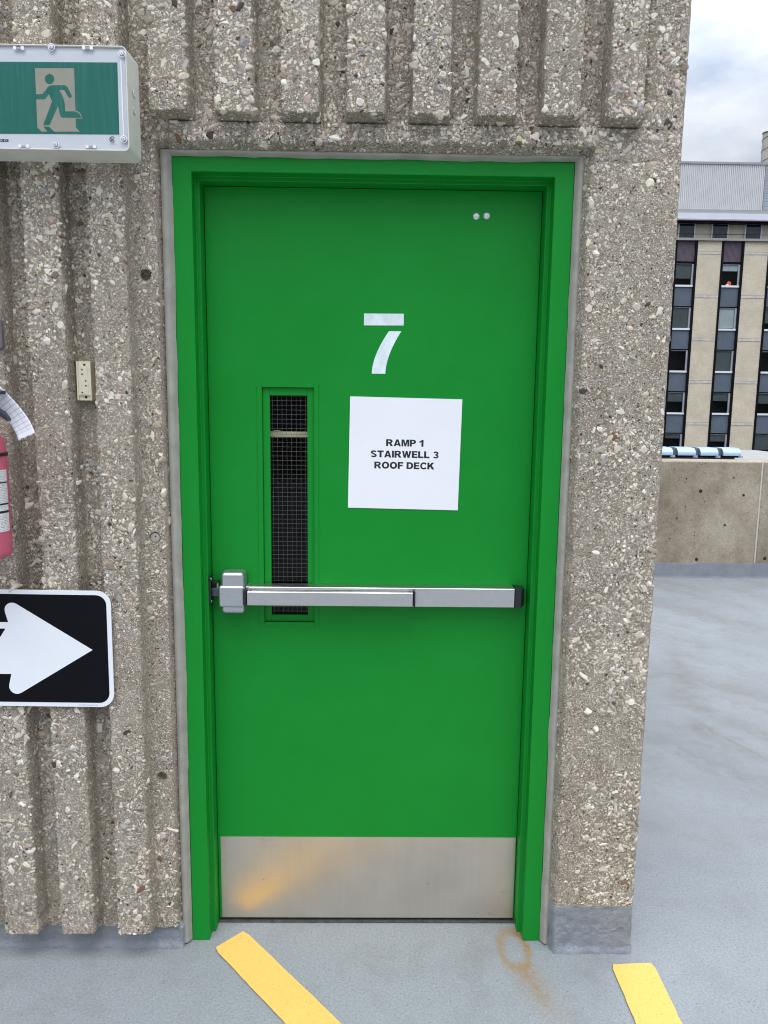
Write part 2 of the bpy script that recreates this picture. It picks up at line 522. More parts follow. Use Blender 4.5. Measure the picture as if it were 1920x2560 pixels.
M['setwall'] = simple('beige_panel', (0.50, 0.455, 0.37), 0.8, 0, 0.06, 2)
M['blind'] = simple('grey_roller_blind', (0.19, 0.22, 0.22), 0.8, 0, 0.1, 3)
M['blindwhite'] = simple('white_roller_blind', (0.86, 0.90, 0.89), 0.8, 0, 0.05, 3)
M['pane'] = m_glass('window_glass', (0.9, 0.92, 0.92), 1.2)
M['hood'] = simple('sky_tinted_galvanised_hood', (0.40, 0.52, 0.70), 0.45, 0.3, 0.05, 2)  # blue reflection of the sky put into the metal's base colour
M['hoodside'] = simple('dull_galvanised_side', (0.16, 0.195, 0.23), 0.5, 0.3, 0.08, 2)
M['flue'] = simple('weathered_flue_wrap', (0.40, 0.36, 0.31), 0.7, 0.1, 0.12, 3)
M['fluedark'] = simple('dark_flue_seam', (0.09, 0.08, 0.07), 0.7, 0.2, 0.2, 3)
M['asphalt'] = simple('street_asphalt', (0.05, 0.05, 0.052), 0.9, 0, 0.2, 0.3)
M['louvre'] = simple('blue_grey_louvre', (0.45, 0.50, 0.58), 0.45, 0.1, 0.06, 1)


# ------------------------------------------------------------------ mesh helpers
class MB:
    def hoop(self, xo0, xo1, zo0, zo1, xi0, xi1, zi0, zi1, y0, y1, mi=0):
        """one connected rectangular frame"""
        o_ = [(xo0, zo0), (xo1, zo0), (xo1, zo1), (xo0, zo1)]
        i_ = [(xi0, zi0), (xi1, zi0), (xi1, zi1), (xi0, zi1)]
        vs = [(x, y, z) for y in (y0, y1) for x, z in o_ + i_]
        fs = []
        for k in range(4):
            n_ = (k + 1) % 4
            fs += [(k, n_, 4 + n_, 4 + k), (8 + k, 12 + k, 12 + n_, 8 + n_), (k, 8 + k, 8 + n_, n_), (4 + k, 4 + n_, 12 + n_, 12 + k)]
        return self.add(vs, fs, mi)

    def __init__(self):
        self.v, self.f, self.mi = [], [], []

    def add(self, vs, fs, mi=0):
        o = len(self.v)
        self.v += [tuple(p) for p in vs]
        self.f += [tuple(i + o for i in q) for q in fs]
        self.mi += [mi] * len(fs)
        return self

    def box(self, x0, x1, y0, y1, z0, z1, mi=0):
        vs = [(x, y, z) for x in (x0, x1) for y in (y0, y1) for z in (z0, z1)]
        fs = [(0, 1, 3, 2), (4, 6, 7, 5), (0, 4, 5, 1), (2, 3, 7, 6), (0, 2, 6, 4), (1, 5, 7, 3)]
        return self.add(vs, fs, mi)

    def prism(self, pts, y0, y1, mi=0):
        """polygon given in X,Z (any winding) with thickness from y0 (front) to y1"""
        a = sum(pts[i][0] * pts[(i + 1) % len(pts)][1] - pts[(i + 1) % len(pts)][0] * pts[i][1] for i in range(len(pts)))
        if a < 0:
            pts = pts[::-1]
        n = len(pts)
        vs = [(x, y0, z) for x, z in pts] + [(x, y1, z) for x, z in pts]
        fs = [tuple(range(n)), tuple(range(2 * n - 1, n - 1, -1))]
        fs += [(i, i + n, (i + 1) % n + n, (i + 1) % n) for i in range(n)]
        return self.add(vs, fs, mi)

    def tube(self, p0, p1, r, seg=10, mi=0, r1=None, caps=True):
        p0, p1 = Vector(p0), Vector(p1)
        d = (p1 - p0).normalized()
        u = d.orthogonal().normalized()
        w = d.cross(u)
        r1 = r if r1 is None else r1
        vs = []
        for p, q in ((p0, r), (p1, r1)):
            for k in range(seg):
                a = 2 * math.pi * k / seg
                vs.append(p + u * math.cos(a) * q + w * math.sin(a) * q)
        fs = [(k, (k + 1) % seg, seg + (k + 1) % seg, seg + k) for k in range(seg)]
        if caps:
            fs += [tuple(range(seg - 1, -1, -1)), tuple(range(seg, 2 * seg))]
        return self.add(vs, fs, mi)

    def lathe(self, cx, cy, prof, seg=32, a0=0, a1=2 * math.pi, mi=0):
        full = abs(a1 - a0 - 2 * math.pi) < 1e-6
        k = seg if full else seg + 1
        vs = []
        for r, z in prof:
            for i in range(k):
                a = a0 + (a1 - a0) * i / seg
                vs.append((cx + r * math.cos(a), cy + r * math.sin(a), z))
        fs = []
        for j in range(len(prof) - 1):
            for i in range(seg):
                i2 = (i + 1) % k
                fs.append((j * k + i, j * k + i2, (j + 1) * k + i2, (j + 1) * k + i))
        return self.add(vs, fs, mi)

    def build(self, name, mats, parent=None, bevel=0, smooth=False, seg=2):
        me = bpy.data.meshes.new(name)
        me.from_pydata(self.v, [], self.f)
        mats = mats if isinstance(mats, (list, tuple)) else [mats]
        for q in mats:
            me.materials.append(q)
        me.polygons.foreach_set('material_index', self.mi)
        bm = bmesh.new()
        bm.from_mesh(me)
        bmesh.ops.recalc_face_normals(bm, faces=bm.faces)
        bm.to_mesh(me)
        bm.free()
        if smooth:
            me.polygons.foreach_set('use_smooth', [True] * len(me.polygons))
        me.update()
        o = bpy.data.objects.new(name, me)
        COL.objects.link(o)
        if parent:
            o.parent = parent
        if bevel:
            b = o.modifiers.new('bevel', 'BEVEL')
            b.width = bevel
            b.segments = seg
            b.limit_method = 'ANGLE'
            b.angle_limit = math.radians(35)
            if smooth is False:
                me.polygons.foreach_set('use_smooth', [True] * len(me.polygons))
                b.harden_normals = True
        return o


def place(parent_loc, *objs):
    pass


def tag(o, label=None, cat=None, group=None, kind=None):
    for k, v in (('label', label), ('category', cat), ('group', group), ('kind', kind)):
        if v:
            o[k] = v
    return o


def thing(name, label, cat, loc=(0, 0, 0), group=None, kind=None):
    """an Empty at the thing's base; parts are built in world coordinates and parented without moving"""
    o = bpy.data.objects.new(name, None)
    o.empty_display_size = 0.1
    COL.objects.link(o)
    o.location = loc
    return tag(o, label, cat, group, kind)


def settle():
    """parts are modelled in world coordinates: undo their parents' offset"""
    bpy.context.view_layer.update()
    for o in list(COL.objects):
        if o.parent and o.parent.type == 'EMPTY':
            o.matrix_parent_inverse = Matrix.Translation(-o.parent.matrix_world.translation)


def arc(cx, cz, r, a0, a1, n=8):
    return [(cx + r * math.cos(math.radians(a0 + (a1 - a0) * i / n)), cz + r * math.sin(math.radians(a0 + (a1 - a0) * i / n))) for i in range(n + 1)]


def rrect(x0, x1, z0, z1, r, n=6):
    return arc(x1 - r, z1 - r, r, 0, 90, n) + arc(x0 + r, z1 - r, r, 90, 180, n) + arc(x0 + r, z0 + r, r, 180, 270, n) + arc(x1 - r, z0 + r, r, 270, 360, n)


def circle(cx, cz, r, n=20):
    return [(cx + r * math.cos(2 * math.pi * i / n), cz + r * math.sin(2 * math.pi * i / n)) for i in range(n)]


def text_mesh(name, body, mat, x0, x1, z0, z1, y, parent, bold=0.0, rot=0.0, pivot=None):
    cu = bpy.data.curves.new(name, 'FONT')
    cu.body = body
    cu.offset = bold
    cu.extrude = 0.0
    cu.resolution_u = 4
    to = bpy.data.objects.new(name + '_curve', cu)
    COL.objects.link(to)
    bpy.context.view_layer.update()
    dg = bpy.context.evaluated_depsgraph_get()
    me = bpy.data.meshes.new_from_object(to.evaluated_get(dg))
    bpy.data.objects.remove(to)
    co = np.array([v.co[:] for v in me.vertices])
    lo, hi = co.min(0), co.max(0)
    sx, sz = (x1 - x0) / (hi[0] - lo[0]), (z1 - z0) / (hi[1] - lo[1])
    X = x0 + (co[:, 0] - lo[0]) * sx
    Z = z0 + (co[:, 1] - lo[1]) * sz
    if rot:
        px, pz = pivot
        c, s = math.cos(rot), math.sin(rot)
        X, Z = px + (X - px) * c - (Z - pz) * s, pz + (X - px) * s + (Z - pz) * c
    for i, v in enumerate(me.vertices):
        v.co = (X[i], y, Z[i])
    me.materials.clear()
    me.materials.append(mat)
    me.name = name
    o = bpy.data.objects.new(name, me)
    COL.objects.link(o)
    o.parent = parent
    return o


def _arc2(cx, cy, rx, ry, a0, a1, n=10):
    return [(cx + rx * math.cos(math.radians(a0 + (a1 - a0) * i / n)), cy + ry * math.sin(math.radians(a0 + (a1 - a0) * i / n))) for i in range(n + 1)]


def _thick(pts, w):
    """outline of a stroke of width w along a polyline"""
    lt, rt_ = [], []
    for i, p in enumerate(pts):
        a = Vector(pts[max(i - 1, 0)])
        b = Vector(pts[min(i + 1, len(pts) - 1)])
        d = (b - a).normalized()
        nn = Vector((-d.y, d.x)) * w / 2
        lt.append((p[0] + nn.x, p[1] + nn.y))
        rt_.append((p[0] - nn.x, p[1] - nn.y))
    return lt + rt_[::-1]


V_, H_ = 0.27, 0.215
_bowl = lambda cy, ry, x=0.50, rx=0.36: _arc2(x, cy, rx, ry, 90, -90)
GLYPH = {
    'I': (0.27, [[(0, 0), (0.27, 0), (0.27, 1), (0, 1)]]),
    'L': (0.74, [[(0, 0), (0.74, 0), (0.74, 0.23), (0.28, 0.23), (0.28, 1), (0, 1)]]),
    'T': (0.84, [[(0.28, 0), (0.56, 0), (0.56, 0.77), (0.84, 0.77), (0.84, 1), (0, 1), (0, 0.77), (0.28, 0.77)]]),
    'E': (0.78, [[(0, 0), (0.78, 0), (0.78, 0.22), (0.28, 0.22), (0.28, 0.40), (0.70, 0.40), (0.70, 0.61), (0.28, 0.61), (0.28, 0.79), (0.76, 0.79), (0.76, 1), (0, 1)]]),
    'F': (0.75, [[(0, 0), (0.28, 0), (0.28, 0.39), (0.67, 0.39), (0.67, 0.60), (0.28, 0.60), (0.28, 0.78), (0.75, 0.78), (0.75, 1), (0, 1)]]),
    'W': (1.26, [[(0.24, 0), (0.50, 0), (0.63, 0.52), (0.76, 0), (1.02, 0), (1.26, 1), (0.99, 1), (0.88, 0.40), (0.75, 1), (0.51, 1), (0.38, 0.40), (0.27, 1), (0, 1)]]),
    'M': (1.04, [[(0, 0), (0.24, 0), (0.24, 0.66), (0.42, 0), (0.62, 0), (0.80, 0.66), (0.80, 0), (1.04, 0), (1.04, 1), (0.68, 1), (0.52, 0.42), (0.36, 1), (0, 1)]]),
    'A': (0.98, [[(0, 0), (0.28, 0), (0.33, 0.165), (0.65, 0.165), (0.70, 0), (0.98, 0), (0.63, 1), (0.35, 1)], [(0.395, 0.375), (0.585, 0.375), (0.49, 0.70)]]),
    'K': (0.96, [[(0, 0), (0.28, 0), (0.28, 0.27), (0.40, 0.40), (0.62, 0), (0.96, 0), (0.60, 0.60), (0.93, 1), (0.57, 1), (0.28, 0.62), (0.28, 1), (0, 1)]]),
    'P': (0.84, [[(0, 0), (0.28, 0), (0.28, 0.36)] + _bowl(0.68, 0.32, 0.50, 0.34)[::-1] + [(0, 1)], [(0.28, 0.57), (0.44, 0.57)] + _arc2(0.46, 0.68, 0.11, 0.11, -90, 90, 8) + [(0.28, 0.79)]]),
    'R': (0.94, [[(0, 0), (0.28, 0), (0.28, 0.38), (0.36, 0.38), (0.44, 0.33), (0.62, 0), (0.94, 0), (0.78, 0.28), (0.67, 0.42)] + _arc2(0.54, 0.71, 0.33, 0.29, -50, 90) + [(0, 1)], [(0.28, 0.59), (0.46, 0.59)] + _arc2(0.48, 0.695, 0.11, 0.105, -90, 90, 8) + [(0.28, 0.80)]]),
    'D': (0.92, [[(0, 0), (0.44, 0)] + _arc2(0.44, 0.5, 0.48, 0.5, -90, 90, 16) + [(0, 1)], [(0.28, 0.22), (0.40, 0.22)] + _arc2(0.41, 0.5, 0.23, 0.28, -90, 90, 12) + [(0.28, 0.78)]]),
    'O': (1.02, [_arc2(0.51, 0.5, 0.51, 0.52, 0, 360, 30)[:-1], _arc2(0.51, 0.5, 0.235, 0.285, 0, 360, 24)[:-1]]),
    'C': (0.94, [_thick(_arc2(0.52, 0.5, 0.385, 0.41, 38, 322, 24), 0.235)]),
    'S': (0.84, [_thick(_arc2(0.42, 0.735, 0.295, 0.165, 15, 230, 12) + [(0.42, 0.50)] + _arc2(0.42, 0.27, 0.30, 0.17, 50, -165, 12), 0.215)]),
    '3': (0.80, [_thick(_arc2(0.39, 0.735, 0.26, 0.165, 160, -75, 12) + [(0.40, 0.535)] + _arc2(0.39, 0.275, 0.285, 0.18, 75, -160, 12), 0.205)]),
    '1': (0.56, [[(0.28, 0), (0.56, 0), (0.56, 1), (0.33, 1), (0.24, 0.87), (0, 0.77), (0, 0.56), (0.28, 0.66)]]),
}


def heavy_text(name, body, mat, x0, x1, z0, z1, y, parent, rot=0.0):
    cu = bpy.data.curves.new(name, 'CURVE')
    cu.dimensions = '2D'
    cu.fill_mode = 'BOTH'
    pen = 0.0
    for ch in body:
        if ch == ' ':
            pen += 0.38
            continue
        w, loops = GLYPH[ch]
        for lp in loops:
            sp_ = cu.splines.new('POLY')
            sp_.points.add(len(lp) - 1)
            for q_, (px, py) in zip(sp_.points, lp):
                q_.co = (pen + px, py, 0, 1)
            sp_.use_cyclic_u = True
        pen += w + 0.075
    pen -= 0.075
    to = bpy.data.objects.new(name + '_curve', cu)
    COL.objects.link(to)
    bpy.context.view_layer.update()
    me = bpy.data.meshes.new_from_object(to.evaluated_get(bpy.context.evaluated_depsgraph_get()))
    bpy.data.objects.remove(to)
    cxx, czz = (x0 + x1) / 2, (z0 + z1) / 2
    c, s_ = math.cos(rot), math.sin(rot)
    for v in me.vertices:
        X = x0 + v.co.x / pen * (x1 - x0) - cxx
        Z = z0 + v.co.y * (z1 - z0) - czz
        v.co = (cxx + X * c - Z * s_, y, czz + X * s_ + Z * c)
    me.materials.clear()
    me.materials.append(mat)
    o = bpy.data.objects.new(name, me)
    COL.objects.link(o)
    o.parent = parent
    return o


def vnoise(x, y, scale, seed):
    """smooth value noise in [-1, 1]"""
    r = np.random.default_rng(seed)
    n = 512
    lat = r.uniform(-1, 1, (n, n))
    u, w = x * scale + 100.3, y * scale + 57.7
    iu, iw = np.floor(u).astype(int), np.floor(w).astype(int)
    fu, fw = u - iu, w - iw
    fu, fw = fu * fu * (3 - 2 * fu), fw * fw * (3 - 2 * fw)
    g = lambda a, b: lat[a % n, b % n]
    return (g(iu, iw) * (1 - fu) + g(iu + 1, iw) * fu) * (1 - fw) + (g(iu, iw + 1) * (1 - fu) + g(iu + 1, iw + 1) * fu) * fw


def sstep(a, b, x):
    t_ = np.clip((x - a) / (b - a), 0, 1)
    return t_ * t_ * (3 - 2 * t_)


# ------------------------------------------------------------------ the setting
deck_mb = MB()
deck_mb.add([(-14, -14, 0), (16, -14, 0), (16, 4.78, 0), (0.74, 4.78, 0), (0.74, 0.074, 0), (-14, 0.074, 0)], [(0, 1, 2, 3, 4, 5)])
deck = deck_mb.build('deck', M['deck'])
tag(deck, 'grey blue coated roof deck of the parking ramp', 'deck', kind='structure')

g_mb = MB()
g_mb.add([(-1500, -1500, -24), (1500, -1500, -24), (1500, 1500, -24), (-1500, 1500, -24)], [(0, 1, 2, 3)])
tag(g_mb.build('ground', M['asphalt']), 'street level far below the roof deck', 'ground', kind='structure')


def stripe(pts, label):
    """a painted stripe 4 mm above the deck with slightly ragged edges"""
    n = 60
    (ax, ay), (bx, by), (cx, cy), (dx, dy) = pts     # start left, start right, end right, end left
    left, right = [], []
    for i in range(n + 1):
        s_ = i / n
        e = 0.0006
        left.append((ax + (dx - ax) * s_ + random.gauss(0, e), ay + (dy - ay) * s_, 0.004))
        right.append((bx + (cx - bx) * s_ + random.gauss(0, e), by + (cy - by) * s_, 0.004))
    # rounded start corners
    d = Vector((bx - ax, by - ay, 0))
    left[0] = tuple(Vector(left[0]) + d * 0.05)
    right[0] = tuple(Vector(right[0]) - d * 0.05)
    vs = left + right
    fs = [(i, n + 1 + i, n + 2 + i, i + 1) for i in range(n)]
    mb = MB().add(vs, fs)
    o = mb.build('yellow_line', M['yellow'], deck)
    o['label'] = label
    return o


stripe([(-0.436, -0.0374), (-0.3621, 0.0362), (0.62, -1.05), (0.53, -1.108)], 'long yellow line slanting right from the door sill')
stripe([(0.6857, -0.0964), (0.8062, -0.0904), (0.795, -1.2), (0.688, -1.2)], 'short yellow line beyond the flat concrete pier')

# ------------------------------------------------------------------ stairwell wall: height field Y(X, Z)
wall = thing('concrete_wall', 'ribbed exposed aggregate concrete wall around the green door', 'wall', (0.1, 0.1, 0))
OX0, OX1, OZ = -0.5250, 0.5205, 2.1645            # opening
RIBS = [0.091 + 0.156 * k for k in range(-15, 4)]
RW = 0.0895


def height(X, Z):
    """how far the face stands out in front of the door frame plane"""
    wob = 0.0018 * vnoise(X * 0 + np.round(X * 8), Z, 22, 3) + 0.0012 * vnoise(X, Z, 60, 4)
    p = np.full_like(X, 0.030)
    p = np.where((X > 0.50), 0.030 + 0.015 * sstep(0.640, 0.668, X), p)
    p = np.where((Z < 2.2245) & (X > -0.597), 0.044, p)
    p = np.where((X > -0.597) & (X < -0.5) & (Z < 2.24), 0.040, p)
    # the ribs
    for x0 in RIBS:
        x1 = x0 + RW
        if x0 > 0.5:
            x1 = 0.645
        inx = sstep(x0 - 0.005, x0 + 0.001, X + wob) * (1 - sstep(x1 - 0.002, x1 + 0.009, X + wob))
        bot = 0.082 if x0 < -0.6 else 2.2335
        iz = sstep(bot - 0.009 if bot > 1 else bot - 0.012, bot + 0.002, Z + 0.002 * vnoise(X, Z, 45, 5))
        p = np.maximum(p, 0.030 + (0.054 * inx) * iz)
    # rounded arris of the ribs
    # lintel lower edge turned back to the frame
    lint = (X > OX0 - 0.012) & (X < OX1 + 0.02)
    back = 0.030 * (1 - sstep(OZ, 2.186, Z + 0.0025 * vnoise(X, Z, 40, 6)))
    p = np.where(lint & (Z < 2.2), p - back, p)
    # pier: rounded left arris
    pier = sstep(OX1, OX1 + 0.016, X + wob)
    p = np.where((X > OX1 - 0.001) & (Z < 2.14), 0.012 + 0.034 * pier, p)
    # left arris of the opening
    p = np.where((X < OX0) & (X > OX0 - 0.01) & (Z < 2.166), p - 0.010 * sstep(OX0 - 0.009, OX0, X), p)
    # right outer arris
    p = p - 0.016 * sstep(0.748, 0.762, X + 2.0 * wob) ** 2
    # a shallow form joint across the pier
    p = p - 0.0025 * np.exp(-((Z - 2.148) / 0.003) ** 2) * (X > 0.55) * (X < 0.70)
    p = p - 0.0020 * np.exp(-((Z - 0.71 - 0.01 * vnoise(X, Z, 8, 9)) / 0.002) ** 2) * (X > 0.52)
    # foot: the coating is carried up from the deck
    foot = np.where(X > 0.4, 0.143, 0.066)
    f_ = 1 - sstep(foot - 0.006, foot + 0.004, Z + 0.004 * vnoise(X, Z, 30, 7))
    ft = np.where(X > 0.4, np.minimum(p, 0.047), 0.028)
    p = p * (1 - f_) + ft * f_ + 0.007 * f_ * (1 - sstep(0.0, 0.022, Z)) + f_ * (0.0022 * vnoise(X, Z, 48, 21) + 0.0012 * vnoise(X, Z, 130, 22))
    # casting unevenness
    p = p + (1 - f_) * (0.0014 * vnoise(X, Z, 9, 1) + 0.0009 * vnoise(X, Z, 75, 2) + 0.0006 * vnoise(X, Z, 190, 8))
    # tie holes in the strip left of the door
    for hx, hz, r, dep in ((-0.5684, 1.8629, 0.0145, 0.026), (-0.5659, 1.1963, 0.0150, 0.008), (-0.5677, 0.5271, 0.0140, 0.022)):
        d = np.hypot(X - hx, Z - hz)
        p = p - dep * (1 - sstep(r - 0.002, r, d))
    # spalls on the foot of the ribs
    sp = np.clip(vnoise(X, Z, 28, 12) - 0.55, 0, 1) * np.exp(-((Z - 0.1) / 0.05) ** 2)
    p = p - 0.02 * sp * (1 - f_)
    return p


def lines(a, b, step, extra):
    s_ = set(np.round(np.arange(a, b, step), 5)) | {round(b, 5)}
    for e in extra:
        if a < e < b:
            s_.add(round(e, 5))
    s_ = sorted(s_)
    o_ = [s_[0]]
    for q in s_[1:]:
        if q - o_[-1] > 0.0004:
            o_.append(q)
    return np.array(o_)


ex = []
for x0 in RIBS:
    x1 = x0 + RW if x0 < 0.5 else 0.645
    ex += [x0 + d for d in (-0.008, -0.006, -0.004, -0.002, 0, 0.002)] + [x1 + d for d in (-0.002, 0, 0.002, 0.004, 0.006, 0.008)]
ex += [OX0, OX0 - 0.002, OX0 - 0.005, OX0 - 0.009, OX1] + [OX1 + d for d in (0.002, 0.004, 0.006, 0.009, 0.012, 0.016)] + [0.748 + 0.002 * i for i in range(8)]
for hx in (-0.5684, -0.5659, -0.5677):
    ex += [hx + d for d in np.arange(-0.018, 0.0181, 0.0012)]
ez = [OZ + d for d in np.arange(0, 0.024, 0.002)] + list(np.arange(2.214, 2.242, 0.0014)) + list(np.arange(0, 0.024, 0.004)) + list(np.arange(0.056, 0.09, 0.002)) + list(np.arange(0.134, 0.152, 0.002)) + list(np.arange(2.14, 2.156, 0.002))
for hz in (1.8629, 1.1963, 0.5271):
    ez += [hz + d for d in np.arange(-0.018, 0.0181, 0.0012)]
gx = lines(-1.85, 0.762, 0.0055, ex)
gx = gx[(gx <= OX0 + 1e-6) | (gx >= OX1 - 1e-6) | True]
gz = lines(0.0, 3.3, 0.0075, ez)
XX, ZZ = np.meshgrid(gx, gz)
PP = height(XX, ZZ)
ny, nx = XX.shape
verts = np.stack([XX, -PP, ZZ], -1).reshape(-1, 3)
idx = np.arange(ny * nx).reshape(ny, nx)
cxm, czm = (gx[:-1] + gx[1:]) / 2, (gz[:-1] + gz[1:]) / 2
keep = ~((cxm[None, :] > OX0) & (cxm[None, :] < OX1) & (czm[:, None] < OZ))
q = np.stack([idx[:-1, :-1], idx[:-1, 1:], idx[1:, 1:], idx[1:, :-1]], -1)[keep]
V_list = [verts]
F_list = [q]
off = len(verts)


def skirt(ids, y_back, flip=False):
    """carry a border of the face straight back to y_back"""
    global off
    p = verts[ids].copy()
    p[:, 1] = y_back
    b = np.arange(len(ids)) + off
    f = np.stack([ids[:-1], ids[1:], b[1:], b[:-1]], -1)
    if flip:
        f = f[:, ::-1]
    V_list.append(p)
    F_list.append(f)
    off += len(ids)


iL, iR, iT = int(np.argmin(abs(gx - OX0))), int(np.argmin(abs(gx - OX1))), int(np.argmin(abs(gz - OZ)))
skirt(idx[:iT + 1, iL], 0.10, True)
skirt(idx[:iT + 1, iR], 0.10)
skirt(idx[iT, iL:iR + 1], 0.10, True)
skirt(idx[:, -1], 3.2, True)
skirt(idx[-1, :], 3.2)
skirt(idx[:, 0], 3.2)

# --- exposed stones standing a little proud of the face
ico = bmesh.new()
bmesh.ops.create_icosphere(ico, subdivisions=1, radius=1)
ICO1_V = np.array([v.co[:] for v in ico.verts])
ICO1_F = np.array([[v.index for v in f.verts] for f in ico.faces])
ico.free()
ico = bmesh.new()
bmesh.ops.create_icosphere(ico, subdivisions=2, radius=1)
ICO2_V = np.array([v.co[:] for v in ico.verts])
ICO2_F = np.array([[v.index for v in f.verts] for f in ico.faces])
ico.free()

PAL = np.array([(0.74, 0.69, 0.62), (0.82, 0.79, 0.73), (0.64, 0.58, 0.51), (0.67, 0.60, 0.51), (0.52, 0.48, 0.44), (0.44, 0.40, 0.35),
                (0.50, 0.41, 0.34), (0.36, 0.365, 0.37), (0.28, 0.23, 0.19), (0.20, 0.12, 0.07), (0.075, 0.065, 0.06)])
PALW = np.array([0.19, 0.13, 0.16, 0.10, 0.11, 0.12, 0.06, 0.05, 0.04, 0.015, 0.025])
stone_cols = []


def scatter(n, rmin, rmax, base_v, base_f, region, seed, prot, dens=None, power=2.0):
    global off
    r = np.random.default_rng(seed)
    x0, x1, z0, z1 = region
    X = r.uniform(x0, x1, n)
    Z = r.uniform(z0, z1, n)
    R = rmin + (rmax - rmin) * r.uniform(0, 1, n) ** power
    ok = ~((X > OX0 - R * 0.5) & (X < OX1 + R * 0.5) & (Z < OZ + R * 0.5)) & (X < 0.7585)
    ok &= Z > np.where(X > 0.4, 0.146, np.where(X > -0.6, 0.072, 0.078)) + R * 0.6
    for hx, hz in ((-0.5684, 1.8629), (-0.5659, 1.1963), (-0.5677, 0.5271)):
        ok &= np.hypot(X - hx, Z - hz) > 0.0145 + R
    if dens is not None:
        ok &= r.uniform(0, 1, n) < dens(X, Z)
    X, Z, R = X[ok], Z[ok], R[ok]
    e = 0.0015
    P = height(X, Z)
    gxn = (height(X + e, Z) - height(X - e, Z)) / (2 * e)
    gzn = (height(X, Z + e) - height(X, Z - e)) / (2 * e)
    N = np.stack([-gxn, -np.ones_like(X), -gzn], -1)
    N[:, 0] = -np.clip(gxn, -2.5, 2.5)
    N[:, 2] = -np.clip(gzn, -2.5, 2.5)
    N[:, 0] *= -1
    N[:, 2] *= -1
    # face is y = -p : outward normal is (-dp/dx... ) expressed with y towards the viewer being negative
    N = np.stack([-np.clip(gxn, -2.5, 2.5), -np.ones_like(X), -np.clip(gzn, -2.5, 2.5)], -1)
    N /= np.linalg.norm(N, axis=1, keepdims=True)
    k = len(X)
    ref = np.tile(np.array([0.0, 0.0, 1.0]), (k, 1))
    T1 = np.cross(N, ref)
    T1 /= np.linalg.norm(T1, axis=1, keepdims=True)
    T2 = np.cross(N, T1)
    a = r.uniform(0, 2 * np.pi, k)
    A1 = T1 * np.cos(a)[:, None] + T2 * np.sin(a)[:, None]
    A2 = -T1 * np.sin(a)[:, None] + T2 * np.cos(a)[:, None]
    asp = 1 + 2.4 * r.uniform(0, 1, k) ** 2.4
    nv = len(base_v)
    rad = 1 + r.uniform(-0.30, 0.26, (k, nv))
    loc = base_v[None] * rad[..., None]
    # random facet: cut the outer side flat at a random tilt
    hgt = 0.62
    loc[..., 0] *= (R * np.sqrt(asp))[:, None]
    loc[..., 1] *= (R / np.sqrt(asp))[:, None]
    loc[..., 2] *= (R * hgt)[:, None]
    top = (prot[0] + (prot[1] - prot[0]) * r.uniform(0, 1, k) ** 1.5) * np.clip(R / 0.006, 0.55, 1.3)
    tx, ty = r.normal(0, 0.16, k), r.normal(0, 0.16, k)
    cut = top[:, None] + loc[..., 0] * tx[:, None] + loc[..., 1] * ty[:, None]
    sink = -0.30 * R * hgt
    zz = loc[..., 2] + sink[:, None]
    loc[..., 2] = np.minimum(zz, cut)
    C = np.stack([X, -P, Z], -1)
    vs = C[:, None, :] + loc[..., 0:1] * A1[:, None] + loc[..., 1:2] * A2[:, None] + loc[..., 2:3] * N[:, None]
    V_list.append(vs.reshape(-1, 3))
    f = base_f[None] + (np.arange(k) * nv)[:, None, None] + off
    F_list.append(('tri', f.reshape(-1, 3)))
    off += k * nv
    ci = r.choice(len(PAL), k, p=PALW / PALW.sum())
    c = PAL[ci] * np.array([1.04, 1.0, 0.91]) * r.uniform(0.86, 1.1, (k, 1)) * (1 + r.normal(0, 0.025, (k, 3)))
    stone_cols.append(np.repeat(c, nv, 0))


REG = (-1.3, 0.76, 0.06, 2.75)
lump = lambda X, Z: np.clip(0.58 + 0.25 * (Z > 2.17) + 0.70 * vnoise(X, Z, 7, 31) + 0.35 * vnoise(X, Z, 2.2, 32) + 0.5 * (Z > 2.17) * (Z < 2.24), 0.12, 1)
scatter(11500, 0.0044, 0.0118, ICO2_V, ICO2_F, REG, 41, (0.0006, 0.0030), lump, 3.0)
scatter(64000, 0.0026, 0.0056, ICO1_V, ICO1_F, REG, 42, (0.0004, 0.0022), lump, 1.6)
scatter(46000, 0.0013, 0.0028, ICO1_V, ICO1_F, REG, 43, (0.0003, 0.0015), None, 1.4)

allv = np.concatenate(V_list).astype(np.float32)
nwall = len(np.concatenate(V_list[:7]))
quads = np.concatenate([f for f in F_list if not isinstance(f, tuple)])
tris = np.concatenate([f[1] for f in F_list if isinstance(f, tuple)])
me = bpy.data.meshes.new('wall_panel')
me.vertices.add(len(allv))
me.vertices.foreach_set('co', allv.ravel())
nq, ntr = len(quads), len(tris)
me.loops.add(nq * 4 + ntr * 3)
me.loops.foreach_set('vertex_index', np.concatenate([quads.ravel(), tris.ravel()]).astype(np.int32))
me.polygons.add(nq + ntr)
me.polygons.foreach_set('loop_start', np.concatenate([np.arange(nq) * 4, nq * 4 + np.arange(ntr) * 3]).astype(np.int32))
me.materials.append(M['concrete'])
me.materials.append(M['stone'])
me.polygons.foreach_set('material_index', np.concatenate([np.zeros(nq), np.ones(ntr)]).astype(np.int32))
me.polygons.foreach_set('use_smooth', np.concatenate([np.ones(nq), np.zeros(ntr)]).astype(bool))
at = me.attributes.new('stone', 'FLOAT_COLOR', 'POINT')
cols = np.ones((len(allv), 4), np.float32)
sc_ = np.clip(np.concatenate(stone_cols), 0, 1)
cols[len(allv) - len(sc_):, :3] = sc_
at.data.foreach_set('color', cols.ravel())
me.update(calc_edges=True)
me.validate()
wp = bpy.data.objects.new('wall_panel', me)
COL.objects.link(wp)
wp.parent = wall

